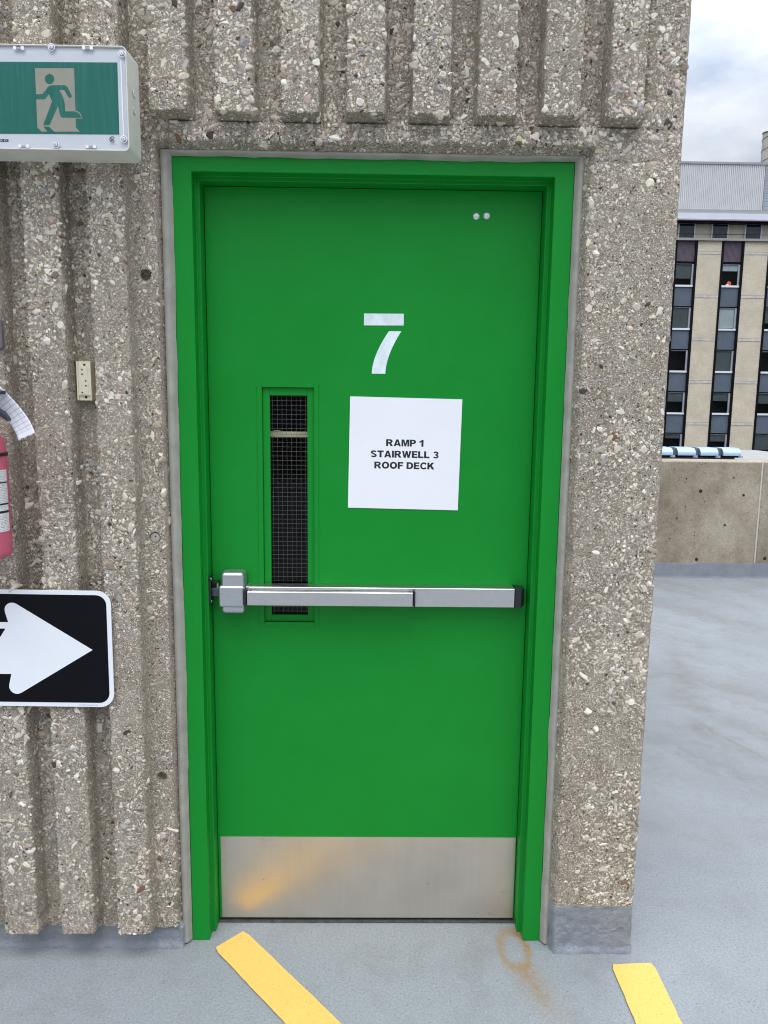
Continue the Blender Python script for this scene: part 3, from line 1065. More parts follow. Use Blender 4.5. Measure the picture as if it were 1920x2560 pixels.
# rest of the stair enclosure behind the panel: dark inner lining, roof and back
mb = MB()
mb.box(-1.845, -1.80, 0.12, 3.19, 0.0, 3.25)
mb.box(0.70, 0.745, 0.12, 3.19, 0.0, 3.25)
mb.box(-1.80, 0.70, 3.14, 3.19, 0.0, 3.25)
mb.box(-1.80, 0.70, 0.12, 3.14, 3.20, 3.25)
mb.box(-1.80, 0.70, 0.20, 3.14, -0.06, -0.002)
mb.box(-1.80, -0.535, 0.11, 0.14, 0.0, 3.2)
mb.box(0.53, 0.70, 0.11, 0.14, 0.0, 3.2)
mb.box(-0.535, 0.53, 0.11, 0.14, 2.172, 3.2)
mb.build('inner_lining', M['dark'], wall)

# plug in the middle tie hole and steel seal ring
mb = MB()
mb.prism(circle(-0.5659, 1.1963, 0.0152, 28), -0.0352, -0.0345, 1)
mb.prism(circle(-0.5659, 1.1963, 0.0122, 28), -0.0375, -0.030, 0)
mb.prism(circle(-0.5648, 1.1988, 0.0022, 12), -0.0379, -0.0372, 1)
pl = mb.build('hole_plug', [simple('grout_plug', (0.42, 0.38, 0.33), 0.85, 0, 0.25, 60, 0.3, 200), M['ink']], wall)
pl['label'] = 'round grout plug with a rusty dot in the strip beside the door'

# sealant bead round the frame
def bead():
    prof_n = 5
    pts = []     # path of (outer point, inner point) pairs, left bottom -> top -> right bottom
    n1, n2 = 150, 80
    for i in range(n1 + 1):
        z = 0.006 + (2.1585 - 0.006) * i / n1
        pts.append(((OX0 - 0.004, z), (-0.5062, z)))
    for i in range(1, n2):
        x = -0.518 + (0.515 + 0.518) * i / n2
        pts.append(((x, OZ + 0.004), (x, 2.1582)))
    for i in range(n1 + 1):
        z = 2.1585 - (2.1585 - 0.006) * i / n1
        pts.append(((OX1 + 0.004, z), (0.5062, z)))
    # corners
    pts[n1] = ((OX0 - 0.004, OZ + 0.004), (-0.5062, 2.1582))
    pts[n1 + n2] = ((OX1 + 0.004, OZ + 0.004), (0.5062, 2.1582))
    vs, fs = [], []
    rr = np.random.default_rng(5)
    ed = np.convolve(rr.normal(0, 1, len(pts) + 8), np.ones(5) / 5, 'same')[4:-4]
    dp = np.convolve(rr.normal(0, 1, len(pts) + 20), np.ones(9) / 9, 'same')[10:-10]
    step = 0
    for i, (a, b) in enumerate(pts):
        if i % 37 == 0:
            step = rr.normal(0, 0.0012)
        a, b = np.array(a), np.array(b)
        d = (b - a)
        d = d / np.linalg.norm(d)
        b2 = b + d * max(0.0003, 0.0016 * ed[i] + 0.0007 + step)
        for k in range(prof_n):
            s_ = k / (prof_n - 1)
            y = -0.012 - 0.009 * math.sin(math.pi * (0.15 + 0.75 * s_)) * 1.0 + 0.018 * s_ ** 3 + 0.0010 * dp[i]
            if k == prof_n - 1:
                y = -0.0012
            p = a + (b2 - a) * s_
            vs.append((p[0], y, p[1]))
    for i in range(len(pts) - 1):
        for k in range(prof_n - 1):
            o_ = i * prof_n + k
            fs.append((o_, o_ + 1, o_ + prof_n + 1, o_ + prof_n))
    return MB().add(vs, fs).build('sealant', M['seal'], wall, smooth=True)


bead()

# ------------------------------------------------------------------ the door
door = thing('door', 'bright green steel exit door with a white stencilled 7', 'door', (0, 0.08, 0))
YD = 0.080                                       # door face
# frame swept round the opening
prof = [(0.049, 0.095), (0.049, 0.0), (0.0, 0.0), (0.0, 0.036), (-0.0115, 0.036), (-0.0115, 0.098)]
HX, HZ = 0.457, 2.1216
mb = MB()
rows = []
for t_, y in prof:
    th = t_ * 0.0364 / 0.049 if t_ > 0 else t_
    rows.append([(-HX - t_, y, 0.0015), (-HX - t_, y, HZ + th), (HX + t_, y, HZ + th), (HX + t_, y, 0.0015)])
vs = [p for r_ in rows for p in r_]
fs = []
for j in range(len(prof) - 1):
    for i in range(3):
        a = j * 4 + i
        fs.append((a, a + 1, a + 5, a + 4))
mb.add(vs, fs)
fr = mb.build('door_frame', M['green'], door, bevel=0.0022, seg=3)

# leaf with the vision-panel cut-out
WX0, WX1, WZ0, WZ1 = -0.2985, -0.1578, 0.9345, 1.5925
mb = MB()
x_ = [-0.4435, WX0, WX1, 0.4435]
z_ = [0.0125, WZ0, WZ1, 2.108]
for y, t_ in ((YD, 1), (YD + 0.044, 0)):
    pass
for i in range(3):
    for j in range(3):
        if i == 1 and j == 1:
            continue
        mb.add([(x_[i], YD, z_[j]), (x_[i + 1], YD, z_[j]), (x_[i + 1], YD, z_[j + 1]), (x_[i], YD, z_[j + 1])], [(0, 1, 2, 3)])
        mb.add([(x_[i], YD + 0.044, z_[j]), (x_[i + 1], YD + 0.044, z_[j]), (x_[i + 1], YD + 0.044, z_[j + 1]), (x_[i], YD + 0.044, z_[j + 1])], [(3, 2, 1, 0)])
for (xa, xb, za, zb) in ((x_[0], x_[3], z_[0], z_[3]), (WX0, WX1, WZ0, WZ1)):
    c = [(xa, za), (xb, za), (xb, zb), (xa, zb)]
    for k in range(4):
        (px, pz), (qx, qz) = c[k], c[(k + 1) % 4]
        mb.add([(px, YD, pz), (qx, YD, qz), (qx, YD + 0.044, qz), (px, YD + 0.044, pz)], [(0, 1, 2, 3)])
leaf = mb.build('door_leaf', M['green'], door)

# vision panel: outer trim, inner beads, wired glass
mb = MB()


def ring(mb, xo0, xo1, zo0, zo1, xi0, xi1, zi0, zi1, y0, y1):
    for (a, b, c, d) in ((xo0, xi0, zo0, zo1), (xi1, xo1, zo0, zo1)):
        mb.box(a, b, y0, y1, c, d)
    for (c, d) in ((zo0, zi0), (zi1, zo1)):
        mb.box(xi0 + 0.0002, xi1 - 0.0002, y0 + 0.0003, y1, c, d)


ring(mb, -0.3125, -0.1448, 0.9205, 1.6025, -0.2993, -0.1572, 0.9345, 1.5925, YD - 0.0022, YD + 0.004)
wf = mb.build('window_frame', M['green'], door, bevel=0.0005)
mb = MB()
ring(mb, -0.2980, -0.1583, 0.9350, 1.5920, -0.2790, -0.1763, 0.9535, 1.5710, YD + 0.006, YD + 0.0175)
mb.build('glazing_bead', M['green'], wf, bevel=0.0006)
mb = MB()
mb.box(-0.284, -0.171, YD + 0.0180, YD + 0.0215, 0.948, 1.577)
mb.build('glass', M['glass'], wf)
mb = MB()
xg = -0.2735
while xg < -0.177:
    mb.box(xg - 0.0002, xg + 0.0002, YD + 0.0232, YD + 0.0237, 0.9535, 1.571)
    xg += 0.01295
zg = 0.960
while zg < 1.571:
    mb.box(-0.279, -0.1763, YD + 0.0224, YD + 0.0230, zg - 0.00028, zg + 0.00028)
    zg += 0.01270
mb.build('wire_mesh', M['wire'], wf)

# kick plate
MB().box(-0.4365, 0.4415, YD - 0.0015, YD + 0.001, 0.0145, 0.2765).build('kick_plate', M['steel'], door)

# painted figure
mb = MB()
yp = YD - 0.0004
mb.add([(-0.023, yp, 1.7905), (0.0835, yp, 1.7913), (0.0838, yp, 1.7605), (-0.023, yp, 1.7595)], [(3, 2, 1, 0)])
lc, rc = [], []
for i in range(15):
    s_ = i / 14
    z = 1.7452 - (1.7452 - 1.632) * s_
    lc.append((-0.0009 + 0.0455 * (1 - s_) ** 1.75, z))
    rc.append((0.036 + 0.0418 * (1 - s_) ** 1.75, z))
n = len(lc)
mb.add([(x, yp, z) for x, z in lc] + [(x, yp, z) for x, z in rc], [(i, i + 1, n + i + 1, n + i) for i in range(n - 1)])
num = mb.build('painted_number', M['paint_white'], door)

# two bolt heads near the top
for bx, bz in ((0.2709, 2.0438), (0.2986, 2.0454)):
    mb = MB()
    mb.lathe(0, 0, [(0.0001, 0.0030), (0.0060, 0.0028), (0.0078, 0.0020), (0.0088, 0.0006), (0.0088, -0.001)], 20)
    mb.v = [(bx + x, YD - z, bz + y) for x, y, z in mb.v]
    mb.build('bolt', M['bolt'], door, smooth=True)

# exit bar
MB().box(-0.3385, 0.403, 0.034, YD + 0.0005, 0.9935, 1.048).build('bar_housing', M['alu'], door, bevel=0.0035, seg=3)
bar = MB().box(-0.3385, 0.120, 0.0145, 0.0335, 0.9985, 1.0395).build('push_bar', M['alu'], door, bevel=0.0045, seg=3)
mb = MB()
mb.box(-0.3445, -0.3388, 0.0128, 0.052, 0.9965, 1.0425)
mb.box(0.1204, 0.1250, 0.0128, 0.052, 0.9965, 1.0425)
mb.box(-0.338, 0.120, 0.0320, 0.0339, 1.0375, 1.0400)
mb.build('bar_trim', M['black'], bar, bevel=0.001)
mb = MB()
mb.add([(0.4032, 0.0325, 0.9925), (0.4032, 0.0325, 1.0495), (0.4032, YD, 0.9925), (0.4032, YD, 1.0495),
        (0.420, 0.0330, 0.9945), (0.420, 0.0330, 1.0475), (0.4315, 0.050, 0.9965), (0.4315, 0.050, 1.0455), (0.434, YD, 0.9965), (0.434, YD, 1.0455)],
       [(0, 1, 5, 4), (4, 5, 7, 6), (6, 7, 9, 8), (0, 4, 6, 8, 2), (1, 3, 9, 7, 5), (0, 2, 3, 1), (2, 8, 9, 3)])
mb.build('end_cap', M['black'], door, bevel=0.001)
mb = MB()
mb.box(-0.4165, -0.3440, 0.020, YD, 0.9905, 1.0525)
case = mb.build('latch_case', M['cast'], door, bevel=0.0085, seg=4)
MB().box(-0.4105, -0.3455, 0.0245, YD, 0.9715, 1.0890).build('case_cover', M['cast'], case, bevel=0.0115, seg=5)
MB().box(-0.3438, -0.333, 0.0335, YD, 0.9935, 1.0485).build('case_collar', M['cast'], case, bevel=0.003)
mb = MB()
mb.box(-0.4453, -0.4418, 0.0365, YD - 0.001, 0.994, 1.0735)
mb.box(-0.4418, -0.421, 0.052, 0.074, 1.052, 1.0565)
mb.box(-0.4418, -0.4385, 0.0345, 0.0365, 0.998, 1.070)
stk = mb.build('strike_plate', M['black'], door, bevel=0.0007)
mb = MB()
mb.box(-0.4405, -0.415, 0.047, 0.068, 1.016, 1.0385)
mb.build('latch_bolt', simple('dark_latch_steel', (0.10, 0.11, 0.14), 0.4, 0.7), case, bevel=0.0012)
mb = MB()
mb.tube((-0.4255, 0.061, 1.038), (-0.4255, 0.061, 1.054), 0.0028, 12)
mb.build('latch_pin', M['bolt'], case)
for z in (1.0655, 1.0025):
    mb = MB()
    mb.tube((-0.4419, 0.047, z), (-0.4392, 0.047, z), 0.0036, 14)
    mb.build('screw', M['bolt'], stk, smooth=False)

for x in (-0.328, 0.110):
    mb = MB()
    mb.tube((x, 0.024, 1.0390), (x, 0.024, 1.0400), 0.0028, 12)
    mb.build('bar_screw', M['black'], bar)

# sill under the door
MB().box(-0.4455, 0.4455, 0.0735, 0.24, -0.012, 0.0035).build('threshold', M['dirt'], door)

# rail just inside the glass
rl = MB()
rl.box(-0.52, -0.10, 0.1285, 0.140, 1.4560, 1.4715)
rl.box(-0.26, -0.10, 0.126, 0.1285, 1.464, 1.4700)
rl.box(-0.275, -0.255, 0.126, 0.1285, 1.4715, 1.4745)
rail = rl.build('interior_rail', M['rail_cream'], None, bevel=0.002)
tag(rail, 'cream rail seen through the narrow wired glass of the door', 'rail')

# ------------------------------------------------------------------ paper notice on the door
PIV = (0.0917, 1.4153)
RT = -math.radians(0.85)
notice = thing('paper_notice', 'square white paper notice reading RAMP 1 STAIRWELL 3 ROOF DECK', 'notice', (0.0917, YD - 0.001, 1.4153))


def rotp(pts):
    c, s_ = math.cos(RT), math.sin(RT)
    return [(PIV[0] + (x - PIV[0]) * c - (z - PIV[1]) * s_, PIV[1] + (x - PIV[0]) * s_ + (z - PIV[1]) * c) for x, z in pts]


hw = 0.1530
c4 = rotp([(PIV[0] - hw, PIV[1] - hw), (PIV[0] + hw, PIV[1] - hw), (PIV[0] + hw, PIV[1] + hw), (PIV[0] - hw, PIV[1] + hw)])
sheet = MB().prism(c4, YD - 0.0016, YD - 0.0008).build('sheet', M['paper'], notice)
for body, xa, xb, zc in (('RAMP 1', 0.0404, 0.1432, 1.4456), ('STAIRWELL 3', -0.0018, 0.1860, 1.4143), ('ROOF DECK', 0.0087, 0.1745, 1.3835)):
    heavy_text('lettering', body, M['ink'], xa, xb, zc - 0.0094, zc + 0.0094, YD - 0.0018, notice, RT * 0.55)

# ------------------------------------------------------------------ running-man exit sign (box lies partly outside the photo)
YF = -0.165
sign = thing('exit_sign', 'green running man exit sign in a pale box on the wall', 'exit sign', (-0.79, -0.085, 2.11))
SX0, SX1, SZ0, SZ1 = -1.045, -0.5560, 2.1135, 2.3385
mb = MB()
o_ = rrect(SX0, SX1, SZ0, SZ1, 0.012, 5)
i_ = rrect(SX0 + 0.004, SX1 - 0.004, SZ0 + 0.004, SZ1 - 0.004, 0.009, 5)
n = len(o_)
fl = rrect(SX0 - 0.001, SX1 + 0.001, SZ0 - 0.001, SZ1 + 0.001, 0.013, 5)
ringv = [(x, -0.0835, z) for x, z in fl] + [(x, -0.118, z) for x, z in o_] + [(x, YF, z) for x, z in rrect(SX0 + 0.001, SX1 - 0.001, SZ0 + 0.001, SZ1 - 0.001, 0.012, 5)] + [(x, YF, z) for x, z in i_] + [(x, YF + 0.022, z) for x, z in i_]
fs = []
for j in range(4):
    for k in range(n):
        fs.append((j * n + k, j * n + (k + 1) % n, (j + 1) * n + (k + 1) % n, (j + 1) * n + k))
fs.append(tuple(range(4 * n, 5 * n)))
fs.append(tuple(range(n - 1, -1, -1)))
mb.add(ringv, fs)
housing = mb.build('housing', M['boxgrey'], sign, bevel=0.0012)
# knock-out dimples on the right cheek
for z in (2.252, 2.216):
    mb = MB()
    mb.lathe(0, 0, [(0.0001, -0.0002), (0.0045, 0.0004), (0.0066, 0.0022), (0.0082, 0.0002)], 18)
    mb.v = [(SX1 + 0.0008 + zz, -0.125 + x, z + y) for x, y, zz in mb.v]
    mb.build('knockout', M['boxgrey'], housing, smooth=True)

YG = YF + 0.006      # printed face just behind the clear cover
panel = MB().box(SX0 + 0.0045, SX1 - 0.0045, YG, YG + 0.004, SZ0 + 0.0045, SZ1 - 0.0045).build('face_panel', M['facewhite'], sign)


def sp(a, b):
    """crop units of the measured sign to X, Z on its face"""
    x = -0.7539 + (a - 390) * 0.0001914 - 9.8e-6 * (b - 362)
    z = 2.279 - (b - 362) * 0.0001803 + (a - 390) * 0.0000033
    return (0.0087 + 1.0141 * (x - 0.0087), 1.5468 + 1.0141 * (z - 1.5468))


def green_mat():
    t = NT('green_sign_film')
    st = t.noise(t.obj((120, 120, 6)), 1.0, 5, 0.65)
    c = t.ramp(st, [(0.3, (0.004, 0.165, 0.115)), (0.55, (0.010, 0.20, 0.145)), (0.8, (0.05, 0.27, 0.21))])
    return t.out(c, 0.5)


GREEN = green_mat()
BEIGE = simple('beige_luminous_film', (0.46, 0.43, 0.34), 0.6, 0, 0.05, 30)
gx0 = SX0 + 0.022
mb = MB().prism([(gx0, sp(0, 1130)[1]), (sp(1376, 1132)), (sp(1340, 296)), (gx0, sp(0, 297)[1])], YG - 0.0006, YG)
mb.build('green_field', GREEN, panel)
mb = MB().prism([sp(390, 362), sp(843, 362), sp(862, 862), sp(868, 1050), sp(915, 1098), sp(470, 1098), sp(420, 1050)], YG - 0.0010, YG - 0.0006)
mb.prism([sp(840, 852), sp(880, 854), sp(915, 880), sp(945, 945), sp(860, 945)], YG - 0.00105, YG - 0.00065)
mb.build('doorway_symbol', BEIGE, panel)
mb = MB()
ym = YG - 0.0014
hp = [sp(560 + 55 * math.cos(a_ * math.pi / 12), 487 + 57 * math.sin(a_ * math.pi / 12)) for a_ in range(24)]
mb.prism(hp, ym, ym + 0.0003)
# torso with both arms and legs, one outline
body = [(398, 663), (470, 663), (490, 650), (540, 580), (575, 560), (735, 558), (765, 575), (818, 680), (812, 700), (790, 703), (775, 690), (730, 612), (675, 612),
        (715, 690), (738, 770), (745, 862), (860, 862), (900, 880), (935, 935), (700, 932), (682, 905), (660, 795), (560, 1022), (487, 1024), (590, 745), (553, 660), (515, 710), (495, 720), (402, 720)]
mb.prism([sp(*p) for p in body], ym - 0.0001, ym + 0.0003)
mb.prism([sp(490, 1040), sp(555, 1040), sp(615, 1098), sp(535, 1098)], ym, ym + 0.0003)
mb.build('running_figure', GREEN, panel)

# certification mark and small label
mk = MB()
cxp, czp = sp(1295, 1190)
r0, r1 = 0.0066, 0.0052
oa = arc(cxp, czp, r0, 40, 320, 20)
ia = arc(cxp, czp, r1, 320, 40, 20)
n = len(oa)
vs = [(x, YG - 0.0005, z) for x, z in oa] + [(x, YG - 0.0005, z) for x, z in ia[::-1]]
mk.add(vs, [(i, i + 1, n + i + 1, n + i) for i in range(n - 1)])
mk.box(cxp - 0.006, cxp + 0.007, YG - 0.0006, YG - 0.0004, czp - 0.0100, czp - 0.0094)
mark = mk.build('certification_mark', M['ink'], panel)
text_mesh('mark_lettering', 'SA', M['ink'], cxp - 0.0040, cxp + 0.0045, czp - 0.0036, czp + 0.0036, YG - 0.0006, panel, bold=0.02)
lx = sp(78, 1185)[0]
lb = MB().box(lx - 0.052, lx, YG - 0.0005, YG - 0.0001, sp(0, 1216)[1], sp(0, 1185)[1]).build('rating_label', M['ink'], panel)
text_mesh('label_lettering', 'NEMA 4X', M['facewhite'], lx - 0.032, lx - 0.0015, sp(0, 1212)[1], sp(0, 1189)[1], YG - 0.0008, panel, bold=0.015)

cover = MB().box(SX0 + 0.005, SX1 - 0.005, YF + 0.0008, YF + 0.0022, SZ0 + 0.005, SZ1 - 0.005).build('clear_cover', M['clear'], sign)
for a_, b_ in ((590, 132), (1403, 207), (1440, 1197), (645, 1258)):
    x, z = sp(a_, b_)
    mb = MB()
    mb.lathe(0, 0, [(0.0080, 0.0), (0.0080, 0.0010), (0.0070, 0.0014), (0.0060, 0.0004), (0.0001, 0.0002)], 22)
    mb.v = [(x + px, YF + 0.0006 - pz, z + py) for px, py, pz in mb.v]
    boss = mb.build('screw_boss', M['facewhite'], sign, smooth=True)
    mb = MB()
    mb.lathe(0, 0, [(0.0001, 0.0012), (0.0016, 0.0014), (0.0018, 0.0034), (0.0040, 0.0030), (0.0045, 0.0018), (0.0045, 0.0)], 18)
    mb.v = [(x + px, YF + 0.0004 - pz, z + py) for px, py, pz in mb.v]
    mb.prism(circle(x, z, 0.0055, 16), YF - 0.0006, YF - 0.0003, 1)
    mb.build('screw', [M['bolt'], M['hoodside']], boss, smooth=False)
for a_, b_ in ((215, 145), (1005, 143), (270, 1278), (1055, 1284)):
    x, z = sp(a_, b_)
    mb = MB()
    for d in (-1, 1):
        mb.box(x + d * 0.0085 - 0.0035, x + d * 0.0085 + 0.0035, YF - 0.0012, YF + 0.003, z - 0.0035, z + 0.0035)
    mb.box(x - 0.005, x + 0.005, YF - 0.0004, YF + 0.003, z - 0.0030, z + 0.002, 1)
    mb.build('cover_clip', [M['facewhite'], M['capgrey']], sign, bevel=0.0005)
mb = MB()
x = sp(0, 0)[0]
mb.box(SX1 - 0.0148, SX1 - 0.0128, YF + 0.0002, YF + 0.0010, SZ0 + 0.035, SZ1 - 0.03)
mb.build('cover_rib', M['facewhite'], sign)

# ------------------------------------------------------------------ one-way arrow sign (runs out of the photo on the left)
YA = -0.0935
arrow = thing('arrow_sign', 'black and white one way arrow sign pointing to the door', 'sign', (-1.12, YA, 0.75))
AX1 = -0.6690
AX0, AZ0, AZ1 = AX1 - 0.914, 0.7515, 1.0655
TILT = -math.radians(0.35)


def ar(pts):
    px, pz = AX1, 0.91
    c, s_ = math.cos(TILT), math.sin(TILT)
    return [(px + (x - px) * c - (z - pz) * s_, pz + (x - px) * s_ + (z - pz) * c) for x, z in pts]


MB().prism(ar(rrect(AX0, AX1, AZ0, AZ1, 0.036, 8)), YA - 0.0022, YA).build('sign_panel', M['signwhite'], arrow)
MB().prism(ar(rrect(AX0 + 0.0115, AX1 - 0.0115, AZ0 + 0.0115, AZ1 - 0.0115, 0.027, 8)), YA - 0.0026, YA - 0.0022).build('black_field', M['signblack'], arrow)


def fillet(pts, rads, n=6):
    out_ = []
    k = len(pts)
    for i, (p, r_) in enumerate(zip(pts, rads)):
        if r_ <= 0:
            out_.append(p)
            continue
        a = Vector(pts[i - 1]) - Vector(p)
        b = Vector(pts[(i + 1) % k]) - Vector(p)
        th = a.angle(b)
        d = r_ / math.tan(th / 2)
        p0 = Vector(p) + a.normalized() * d
        p1 = Vector(p) + b.normalized() * d
        c = Vector(p) + (a.normalized() + b.normalized()).normalized() * (r_ / math.sin(th / 2))
        a0 = math.atan2(p0.y - c.y, p0.x - c.x)
        a1 = math.atan2(p1.y - c.y, p1.x - c.x)
        da = (a1 - a0 + math.pi) % (2 * math.pi) - math.pi
        for j in range(n + 1):
            q_ = a0 + da * j / n
            out_.append((c.x + r_ * math.cos(q_), c.y + r_ * math.sin(q_)))
    return out_


ap = fillet([(-0.7200, 0.9078), (-0.9530, 1.0570), (-0.9340, 0.9808), (-1.555, 0.9808), (-1.555, 0.8412), (-0.9340, 0.8412), (-0.9530, 0.7640)],
            [0, 0.020, 0, 0.004, 0.004, 0, 0.020])
arr = MB().prism(ap, YA - 0.0030, YA - 0.0026).build('white_arrow', M['signwhite'], arrow)
text_mesh('arrow_lettering', 'ONE WAY', M['signblack'], -1.50, -0.9420, 0.8580, 0.9650, YA - 0.0033, arrow, bold=0.03)
mb = MB()
xq = -0.7610
for w_ in (0.0016, 0.0022, 0.0012, 0.0018, 0.0026, 0.0010, 0.0020, 0.0016, 0.0024, 0.0014, 0.0018, 0.0012, 0.0022, 0.0016, 0.0020, 0.0014):
    mb.box(xq, xq + w_, YA - 0.0026, YA - 0.0024, 0.7562 + 0.0004 * (w_ > 0.0017), 0.7578)
    xq += w_ + 0.0013
mb.build('small_print', M['ink'], arrow)

# ------------------------------------------------------------------ cream contact block
cb_ = thing('contact_block', 'small cream plastic block with screw holes in a wall groove', 'contact block', (-0.727, -0.03, 1.55))
cx0, cx1, cz0, cz1 = -0.7450, -0.7085, 1.5505, 1.6485
yb, yf_ = -0.0300, -0.0560
pts = [(-0.7455, 1.6487), (-0.7090, 1.6490), (-0.7078, 1.5508), (-0.7440, 1.5503)]
mb = MB()
mb.box(cx0, cx1, yf_ + 0.0055, yb, cz0, cz1)
mb.box(cx0, cx0 + 0.0040, yf_, yf_ + 0.0055, cz0, cz1)
mb.box(cx1 - 0.0032, cx1, yf_, yf_ + 0.0055, cz0, cz1)
mb.box(cx0 + 0.0040, cx1 - 0.0032, yf_ + 0.0012, yf_ + 0.0055, cz0 + 0.0125, cz1 - 0.0115)
body_ = mb.build('body', M['cream'], cb_, bevel=0.0006)
MB().prism(rrect(cx0 + 0.0085, cx1 - 0.0080, cz0 + 0.0150, cz1 - 0.0160, 0.003), yf_ + 0.0004, yf_ + 0.0012).build('raised_panel', M['cream'], body_, bevel=0.0003)
mb = MB()
for fx, fz, r_, yy in ((0.52, 0.905, 0.0034, yf_ + 0.0053), (0.40, 0.783, 0.0022, yf_ + 0.0002), (0.40, 0.668, 0.0022, yf_ + 0.0002), (0.62, 0.497, 0.0022, yf_ + 0.0002),
                       (0.62, 0.375, 0.0022, yf_ + 0.0002), (0.36, 0.20, 0.0022, yf_ + 0.0002), (0.55, 0.085, 0.0036, yf_ + 0.0053)):
    mb.prism(circle(cx0 + fx * (cx1 - cx0), cz0 + fz * (cz1 - cz0), r_, 12), yy, yy + 0.0004)
mb.build('screw_holes', M['ink'], body_)

# ------------------------------------------------------------------ fire extinguisher (only its right edge is in the photo)
EX, EY, ER = -0.9450, -0.170, 0.0640
ext = thing('fire_extinguisher', 'faded red fire extinguisher with white label on the wall', 'fire extinguisher', (EX, EY, 1.16))
mb = MB()
mb.lathe(EX, EY, [(0.001, 1.166), (0.040, 1.166), (0.056, 1.168), (ER - 0.001, 1.176), (ER, 1.186), (ER, 1.425), (ER - 0.006, 1.455), (ER - 0.022, 1.482), (0.024, 1.497), (0.022, 1.512), (0.001, 1.513)], 48)
cyl = mb.build('cylinder', M['red'], ext, smooth=True)


def label_mat():
    t = NT('printed_extinguisher_label')
    g = t.n('NewGeometry')
    sx = t.n('SeparateXYZ')
    t.l(g.outputs['Position'], sx.inputs[0])
    z = sx.outputs[2]
    c = (0.78, 0.78, 0.78)
    col = None
    bars = None
    for z0, h_ in ((1.353, 0.0035), (1.301, 0.004), (1.282, 0.006)):
        q_ = t.math('LESS_THAN', t.math('ABSOLUTE', t.math('SUBTRACT', z, z0)), h_ / 2)
        bars = q_ if bars is None else t.math('MAXIMUM', bars, q_)
    ln = t.math('GREATER_THAN', t.math('FRACT', t.math('MULTIPLY', z, 260.0)), 0.55)
    wd = t.math('GREATER_THAN', t.noise(t.obj((420, 420, 260)), 1.0, 2), 0.5)
    col = t.mix(t.math('MULTIPLY', t.math('MULTIPLY', ln, wd), 0.75), c, (0.12, 0.12, 0.12))
    col = t.mix(bars, col, (0.01, 0.01, 0.01))
    return t.out(col, 0.4)


mb = MB()
mb.lathe(EX, EY, [(ER + 0.0005, 1.234), (ER + 0.0005, 1.384)], 40, -math.pi * 0.95, math.pi * 0.02)
mb.build('label', label_mat(), cyl, smooth=True)
mb = MB()
mb.lathe(EX, EY, [(ER + 0.0004, 1.4155), (ER + 0.0018, 1.416), (ER + 0.0018, 1.424), (ER + 0.0004, 1.4245)], 48)
mb.build('strap', M['black'], ext, smooth=False)
mb = MB()
mb.tube((EX, EY, 1.513), (EX, EY, 1.560), 0.015, 20)
mb.box(EX - 0.012, EX + 0.012, EY - 0.014, EY + 0.014, 1.535, 1.572)
mb.build('valve', M['black'], ext, bevel=0.002)


def lever(pts, w, name):
    """flat handle that runs to the right, bent along a polyline in X,Z"""
    mb = MB()
    n = len(pts)
    vs = []
    for (x, z, t_) in pts:
        for yy in (-w, w):
            vs += [(x, EY - 0.055 + yy, z - t_ / 2), (x, EY - 0.055 + yy, z + t_ / 2)]
    fs = []
    for i in range(n - 1):
        a = i * 4
        b = a + 4
        fs += [(a, a + 1, b + 1, b), (a + 2, b + 2, b + 3, a + 3), (a + 1, a + 3, b + 3, b + 1), (a, b, b + 2, a + 2)]
    fs += [(0, 2, 3, 1), ((n - 1) * 4, (n - 1) * 4 + 1, (n - 1) * 4 + 3, (n - 1) * 4 + 2)]
    mb.add(vs, fs)
    return mb.build(name, simple('charcoal_lever', (0.03, 0.034, 0.045), 0.4, 0.2), ext, bevel=0.003)


lever([(-0.955, 1.578, 0.010), (-0.90, 1.5745, 0.010), (-0.868, 1.5695, 0.011), (-0.8455, 1.5655, 0.008)], 0.011, 'lever')
lever([(-0.955, 1.540, 0.014), (-0.90, 1.536, 0.014), (-0.868, 1.527, 0.015), (-0.848, 1.515, 0.015), (-0.8375, 1.503, 0.008)], 0.011, 'handle')

# inspection tag hung from the extinguisher
tagm = m_uvgrid('printed_inspection_card', (0.76, 0.74, 0.78), (0.10, 0.10, 0.13), 3, 12, 0.035)
cl = [(-0.876, 1.566), (-0.858, 1.545), (-0.840, 1.522), (-0.824, 1.500), (-0.812, 1.479), (-0.806, 1.464)]
vs, uvs = [], []
nu, nv = 10, 26
for j in range(nv + 1):
    s_ = j / nv * (len(cl) - 1)
    i = min(int(s_), len(cl) - 2)
    f_ = s_ - i
    px, pz = (cl[i][0] * (1 - f_) + cl[i + 1][0] * f_, cl[i][1] * (1 - f_) + cl[i + 1][1] * f_)
    ang = math.radians(-50 - 18 * (j / nv))
    tx_, tz_ = math.cos(ang), math.sin(ang)
    nx_, nz_ = -tz_, tx_
    for k in range(nu + 1):
        w = (k / nu - 0.5) * 0.046
        rag = 0.002 * math.sin(k * 1.9) if j == nv else 0
        y = -0.214 + 0.010 * math.sin(math.pi * j / nv) - 0.006 * (k / nu - 0.5) + 0.012 * max(0, j / nv - 0.75)
        vs.append((px + nx_ * w + tx_ * rag, y, pz + nz_ * w + tz_ * rag))
        uvs.append((k / nu, 1 - j / nv))
fs = [(j * (nu + 1) + k, j * (nu + 1) + k + 1, (j + 1) * (nu + 1) + k + 1, (j + 1) * (nu + 1) + k) for j in range(nv) for k in range(nu)]
itag = MB().add(vs, fs).build('inspection_tag', tagm, None, smooth=True)
uvl = itag.data.uv_layers.new(name='UVMap')
for lp in itag.data.loops:
    uvl.data[lp.index].uv = uvs[lp.vertex_index]
sm = itag.modifiers.new('thickness', 'SOLIDIFY')
sm.thickness = 0.0004
tag(itag, 'curled white inspection card hanging from the extinguisher handle', 'tag')

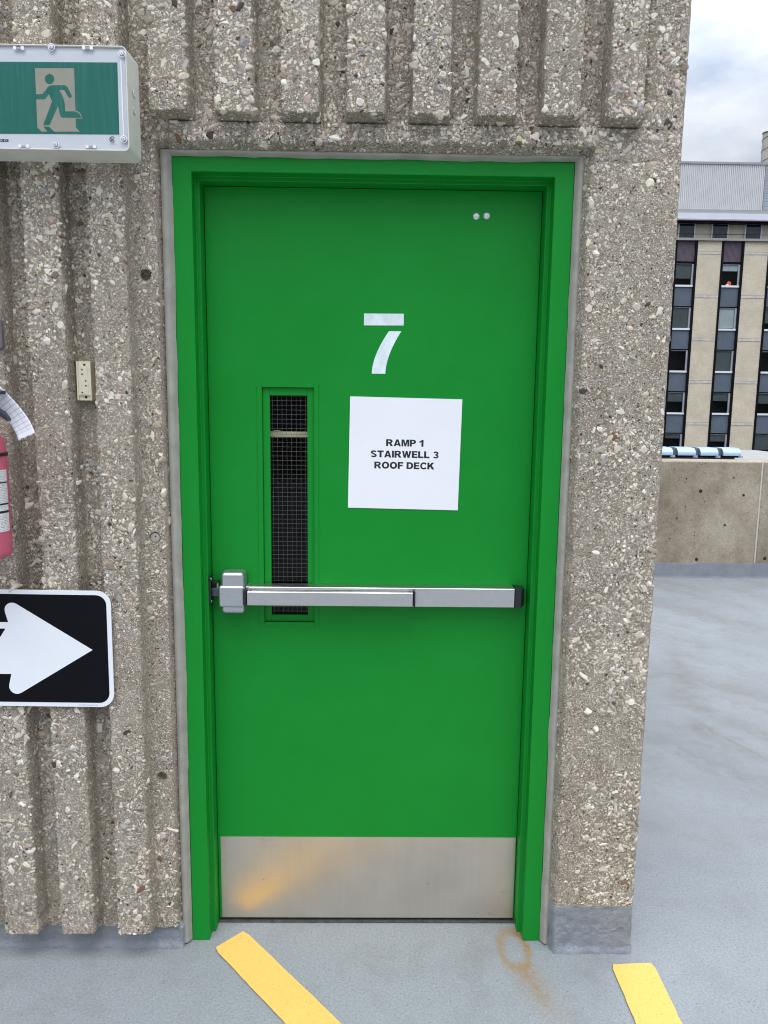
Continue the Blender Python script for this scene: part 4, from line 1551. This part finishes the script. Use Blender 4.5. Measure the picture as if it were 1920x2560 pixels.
# small framed plaque at the edge of the photo
plq = thing('wall_plaque', 'small grey framed plaque above the fire extinguisher', 'plaque', (-0.95, -0.082, 1.67))
MB().prism(rrect(-0.990, -0.9070, 1.672, 1.746, 0.010), -0.094, -0.081).build('frame', simple('grey_plaque_frame', (0.13, 0.125, 0.12), 0.5), plq, bevel=0.002)
MB().prism(rrect(-0.984, -0.9150, 1.686, 1.735, 0.003), -0.0946, -0.0938).build('white_face', M['facewhite'], plq)
MB().prism(rrect(-0.984, -0.9142, 1.684, 1.722, 0.003), -0.0951, -0.0944).build('orange_band', simple('orange_print', (0.75, 0.22, 0.10), 0.5), plq)

# ------------------------------------------------------------------ parapet round the roof deck
par = thing('parapet_wall', 'low weathered concrete parapet wall along the roof edge', 'parapet', (3, 4.9, 0))
YP = 4.75
mb = MB()
xs = [-14, -9.4, -4.4, 0.2, 3.5595, 7.6, 11.9, 16]
for a, b in zip(xs[:-1], xs[1:]):
    mb.box(a + 0.006, b - 0.006, YP, YP + 0.33, -0.5, 1.078)
mb.build('wall_section', M['parapet'], par, bevel=0.014, seg=2)
mb = MB()
for a in xs[1:-1]:
    mb.box(a - 0.0075, a + 0.0075, YP + 0.004, YP + 0.30, 0.1, 1.076)
mb.build('joint_caulk', M['caulk'], par)
# cant of coating at its foot
mb = MB()
n = 260
vs = []
for i in range(n + 1):
    x = 0.3 + 15.6 * i / n
    zt = 0.134 + 0.006 * math.sin(i * 0.7) + random.gauss(0, 0.002)
    vs += [(x, YP - 0.045, -0.002), (x, YP - 0.020, 0.018), (x, YP - 0.010, zt - 0.01), (x, YP - 0.002 + 0.004, zt)]
fs = [(i * 4 + k, i * 4 + 4 + k, i * 4 + 5 + k, i * 4 + 1 + k) for i in range(n) for k in range(3)]
mb.add(vs, fs).build('coated_upturn', M['basepaint'], par, smooth=True)
mb = MB()
for x, z, r_ in ((3.004, 0.804, 0.017), (3.012, 0.166, 0.016), (3.649, 0.180, 0.016), (3.403, 0.77, 0.012), (3.251, 0.49, 0.011), (2.865, 0.918, 0.008), (2.75, 0.36, 0.007), (3.3, 0.93, 0.008), (2.80, 0.55, 0.008)):
    mb.tube((x, YP - 0.0012, z), (x, YP + 0.012, z), r_, 16)
mb.build('tie_hole_disc', simple('hole_shade_black', (0.03, 0.025, 0.02), 0.95), par)  # dark discs on the face, the shade inside the holes put into their colour
# the other three sides of the roof deck
tag(MB().box(-14.33, -14, -14.3, 4.74, -0.5, 1.078).box(-13.99, 15.99, -14.3, -14, -0.5, 1.078).box(16, 16.33, -14.3, 4.74, -0.5, 1.078).build('roof_parapet', M['parapet'], par))

# ------------------------------------------------------------------ office building across the street
BY = 60.0
bld = thing('office_building', 'beige brick office block with black framed window bays', 'building', (27, BY, -24))
PER = 3.79
BAY0 = [24.09 + PER * k for k in range(-2, 4)]          # left edge of each window bay
BW = 1.84
ROWS = [11.40 - 3.43 * k for k in range(0, 8)]         # underside of each sill
ZTOP = 14.99
XL, XR = BAY0[0] - 1.95, BAY0[-1] + BW + 1.95
# brick piers between the bays
for k, b in enumerate([BAY0[0] - PER] + BAY0):
    x0, x1 = b + BW, b + PER
    pr = MB().box(x0, x1, BY - 0.12, BY + 0.6, -24, ZTOP).build('brick_pier', M['brick'], bld)
    for z1, z0 in [(14.15, 13.98)] + [(r_ - 0.66, r_ - 0.84) for r_ in ROWS]:
        js = MB().box(x0 + 0.02, x1 - 0.02, BY - 0.145, BY - 0.10, z0, z1)
        js.build('stone_strip', M['stonestrip'], pr)
        MB().box(x0 + 0.01, x1 - 0.01, BY - 0.132, BY - 0.10, z1 + 0.001, z1 + 0.05).build('drip_joint', M['ledge'], pr)
white_rows = {}
orange_at = None
rb = random.Random(3)
blinds = {(2, 0): (0.68, 0), (3, 0): (0.30, 1), (2, 1): (1.0, 0), (3, 1): (1.0, 1), (2, 2): (0.04, 0), (3, 2): (1.0, 0), (2, 3): (0.45, 0), (3, 3): (0.40, 0),
          (2, 4): (0.22, 0), (3, 4): (0.35, 0), (4, 0): (0.0, 0), (4, 1): (0.70, 0), (4, 2): (0.05, 0), (4, 3): (0.5, 0), (4, 4): (0.75, 0)}
for k, b in enumerate(BAY0):
    for xm in (b, b + BW - 0.18):
        MB().box(xm, xm + 0.18, BY - 0.16, BY + 0.5, -24, ZTOP - 0.02).build('mullion', M['mullion'], bld)
    # plum panel at the head of the bay
    mb = MB()
    x = b + 0.185
    while x < b + BW - 0.20:
        mb.box(x, x + 0.075, BY - 0.02, BY + 0.1, 13.40, 14.97)
        mb.box(x + 0.075, x + 0.095, BY + 0.0, BY + 0.1, 13.405, 14.965)
        x += 0.095
    mb.build('plum_panel', M['purple'], bld)
    MB().box(b + 0.18, b + BW - 0.18, BY + 0.03, BY + 0.3, 13.20, 13.395).build('window_head', M['mullion'], bld)
    for r, sb in enumerate(ROWS):
        zt, zb = sb + 1.80, sb + 0.15
        sp_top, sp_bot = sb - 0.005, sb - 1.52
        MB().box(b + 0.182, b + BW - 0.182, BY + 0.0, BY + 0.3, sp_bot, sp_top).build('spandrel', M['spandrel'], bld)
        if r:
            pass
        MB().box(b + 0.181, b + BW - 0.181, BY + 0.06, BY + 0.3, sp_bot - 0.115, sp_bot - 0.003).build('window_head', M['mullion'], bld)
        wmb = MB()
        wmb.hoop(b + 0.183, b + BW - 0.183, zb, zt, b + 0.215, b + BW - 0.305, zb + 0.012, zt - 0.012, BY - 0.02, BY + 0.12)
        win = wmb.build('window', M['winframe'], bld)
        MB().box(b + 0.183, b + BW - 0.183, BY - 0.09, BY + 0.14, sb, sb + 0.148).build('sill', M['sill'], win)
        MB().box(b + 0.216, b + BW - 0.306, BY + 0.075, BY + 0.085, zb + 0.002, zt - 0.002).build('pane', M['pane'], win)
        fr_, wh = blinds.get((k, r), (rb.choice((0.2, 0.5, 0.7, 1.0)), 0))
        if fr_ > 0.01:
            h_ = (zt - zb) * fr_
            bot_ = max(zt - h_, zb + (0.08 if wh else 0.01))
            MB().box(b + 0.217, b + BW - 0.307, BY + 0.13, BY + 0.15, bot_, zt).build('blind', M['blindwhite'] if wh else M['blind'], win)
MB().box(XL, XR, BY + 0.9, BY + 1.0, -24, ZTOP).build('interior', M['dark'], bld)  # dark sheet standing in for the unlit rooms behind the panes
# ledge, set-back storey, fascia and penthouse
MB().box(XL - 0.1, XR + 0.1, BY - 0.30, BY + 0.9, 15.0, 15.18).build('ledge', M['ledge'], bld)
MB().box(XL, XR, BY + 0.55, BY + 0.9, 15.2, 16.6).build('setback_wall', M['setwall'], bld)
x = 24.553 - 2.717 * 4
while x < XR - 1.3:
    w_ = MB().hoop(x - 0.10, x + 1.30, 15.19, 16.418, x - 0.005, x + 1.205, 15.195, 16.41, BY + 0.38, BY + 0.56).build('upper_window', M['winframe'], bld)
    MB().box(x, x + 1.2, BY + 0.44, BY + 0.50, 15.19, 16.26).build('pane', simple('dark_upper_glass', (0.035, 0.042, 0.055), 0.08, 0, 0.2, 1.5, spec=0.6) if 'dark_upper_glass' not in bpy.data.materials else bpy.data.materials['dark_upper_glass'], w_)
    MB().box(x, x + 1.2, BY + 0.40, BY + 0.50, 16.262, 16.40).build('head', M['mullion'], w_)
    x += 2.717
mb = MB()
mb.box(XL, XR, BY - 0.24, BY - 0.21, 15.47, 15.505)
x = XL + 0.35
while x < XR:
    mb.box(x, x + 0.03, BY - 0.24, BY - 0.21, 15.18, 15.47)
    x += 2.47
mb.build('railing', M['mullion'], bld)
MB().box(XL - 0.1, XR + 0.1, BY - 0.1, BY + 0.9, 16.42, 16.555).build('soffit', M['mullion'], bld)
MB().box(XL - 0.15, XR + 0.15, BY - 0.35, BY + 8, 16.556, 17.075).box(XL - 0.15, XR + 0.15, BY - 0.37, BY - 0.34, 16.62, 16.66).build('fascia', M['fascia'], bld)
MB().box(XL - 0.1, XR + 0.1, BY - 0.20, BY + 8, 17.08, 17.40).build('roof_curb', M['capgrey'], bld)
mb = MB()
pts2 = []
x = 14.0
while x < 30.93:
    pts2 += [(x, BY), (x + 0.02, BY - 0.10), (x + 0.08, BY - 0.10), (x + 0.10, BY)]
    x += 0.1515
vs = [(px, py, 17.405) for px, py in pts2] + [(px, py, 20.86) for px, py in pts2]
n = len(pts2)
mb.add(vs, [(i, i + 1, n + i + 1, n + i) for i in range(n - 1)])
mb.box(14.0, 30.95, BY + 0.02, BY + 7.5, 17.405, 20.86)
mb.build('penthouse_cladding', M['cladding'], bld)
MB().box(13.9, 31.2, BY - 0.14, BY + 7.6, 20.862, 21.03).build('penthouse_cap', M['capgrey'], bld)
MB().box(30.96, 31.10, BY - 0.07, BY + 7.5, 17.405, 20.858).build('corner_trim', M['capgrey'], bld)
mb = MB()
z = 17.41
while z < 20.6:
    mb.box(31.11, 40.0, BY + 0.25, BY + 6, z, z + 0.16)
    mb.box(31.11, 40.0, BY + 0.32, BY + 5.9, z + 0.16, z + 0.20)
    z += 0.20
mb.build('louvre_wall', M['louvre'], bld)

# small things on one window sill
hx = BAY0[3]
ob = MB()
ob.lathe(hx + 0.86, BY + 0.02, [(0.001, 11.56), (0.17, 11.57), (0.20, 11.66), (0.17, 11.78), (0.09, 11.87), (0.001, 11.89)], 20)
hat = ob.build('red_bundle', M['orange'], None, smooth=True)
tag(hat, 'small red bundle lying on a white sill of the far building', 'bundle')
for v_ in hat.data.vertices:
    v_.co.y = BY + 0.02 + (v_.co.y - BY - 0.02) * 0.25
ob = MB()
ob.lathe(hx + 0.72, BY - 0.045, [(0.001, 11.550), (0.17, 11.551), (0.15, 11.60), (0.07, 11.63), (0.001, 11.635)], 16)
wb_ = ob.build('white_bundle', M['sill'], None, smooth=True)
for v_ in wb_.data.vertices:
    v_.co.y = BY - 0.045 + (v_.co.y - BY + 0.045) * 0.2
tag(wb_, 'small white bundle on the far window sill before the red one', 'bundle')

# spiral wrapped flue on the penthouse roof
FX, FY = 33.95, 66.0
fl_ = thing('exhaust_flue', 'tall flue pipe with spiral seam on the far penthouse roof', 'flue', (FX, FY, 20.8))
mb = MB()
mb.tube((FX, FY, 20.5), (FX, FY, 25.35), 0.42, 24)
pipe = mb.build('pipe', M['flue'], fl_, smooth=False)
mb = MB()
n = 120
vs, fs = [], []
for i in range(n + 1):
    a = 2 * math.pi * i / 24 * 1.0
    z = 20.6 + 4.7 * i / n
    for dr, dz in ((0.418, -0.035), (0.455, 0.0), (0.418, 0.035)):
        vs.append((FX + dr * math.cos(a), FY + dr * math.sin(a), z + dz))
for i in range(n):
    for k in range(2):
        fs.append((i * 3 + k, i * 3 + k + 1, i * 3 + 4 + k, i * 3 + 3 + k))
mb.add(vs, fs).build('spiral_seam', M['fluedark'], fl_, smooth=True)
mb = MB()
mb.tube((FX, FY, 25.33), (FX, FY, 25.42), 0.46, 24)
mb.build('rim', M['fluedark'], fl_)
MB().box(31.3, 40.0, BY + 3.0, BY + 9.0, 17.41, 20.55).build('plinth', M['capgrey'], fl_)

# ------------------------------------------------------------------ vent hoods on a lower roof between the parapet and the building
AYB = 34.0
HS = (AYB + 1.9613) / (60 + 1.9613)


def hz(z):
    return 1.5468 + (z - 1.5468) * HS


def hxp(x):
    return 0.0087 + (x - 0.0087) * HS


ann = thing('annex_building', 'low annex roof below the parapet carrying the vent hoods', 'building', (17, AYB + 3, -24))
MB().box(hxp(20), hxp(40), AYB - 0.6, AYB + 9, -24, hz(-2.62)).build('annex_wall', M['ledge'], ann)
vent = thing('vent_unit', 'row of rounded galvanised vent hoods behind the parapet', 'vent hoods', (hxp(27.5), AYB, hz(-2.6)))
MB().box(hxp(23.0), hxp(30.55), AYB + 0.25, AYB + 1.2, hz(-2.62), hz(-2.15)).build('unit_base', M['ledge'], vent)
x1 = hxp(30.72)
wseg, gap = 0.865, 0.245
for k in range(6):
    b1 = x1 - k * (wseg + gap)
    b0 = b1 - wseg
    zt, zb = hz(-1.66), hz(-2.28)
    r_ = (zt - zb)
    mb = MB()
    prof_ = [(AYB + 1.0, zt), (AYB + 0.25, zt), (AYB + 0.05, zt - 0.03), (AYB - 0.10, zt - 0.12), (AYB - 0.17, zt - 0.24), (AYB - 0.17, zb)]
    n = len(prof_)
    vs = [(b0, y, z) for y, z in prof_] + [(b1, y, z) for y, z in prof_]
    mb.add(vs, [(i, i + 1, n + i + 1, n + i) for i in range(n - 1)])
    h = mb.build('hood', M['hood'], vent, smooth=True)
    mb = MB()
    for xx in (b0, b1):
        mb.add([(xx + (0.002 if xx == b0 else -0.002), y, z) for y, z in prof_] + [(xx, AYB + 1.0, zb)], [tuple(range(n + 1))])
    mb.box(b0 - gap + 0.01, b0 - 0.004, AYB + 0.10, AYB + 1.0, zb, zt - 0.03)
    mb.build('hood_side', M['hoodside'], h)
    MB().box(b0 + 0.02, b1 - 0.1, AYB - 0.10, AYB + 0.2, hz(-2.44), zb - 0.005).build('intake', M['mullion'], h)
    MB().box(b1 - 0.1, b1 + gap - 0.10, AYB - 0.08, AYB + 0.2, hz(-2.46), zb - 0.006).build('foot', M['hood'], h)

settle()
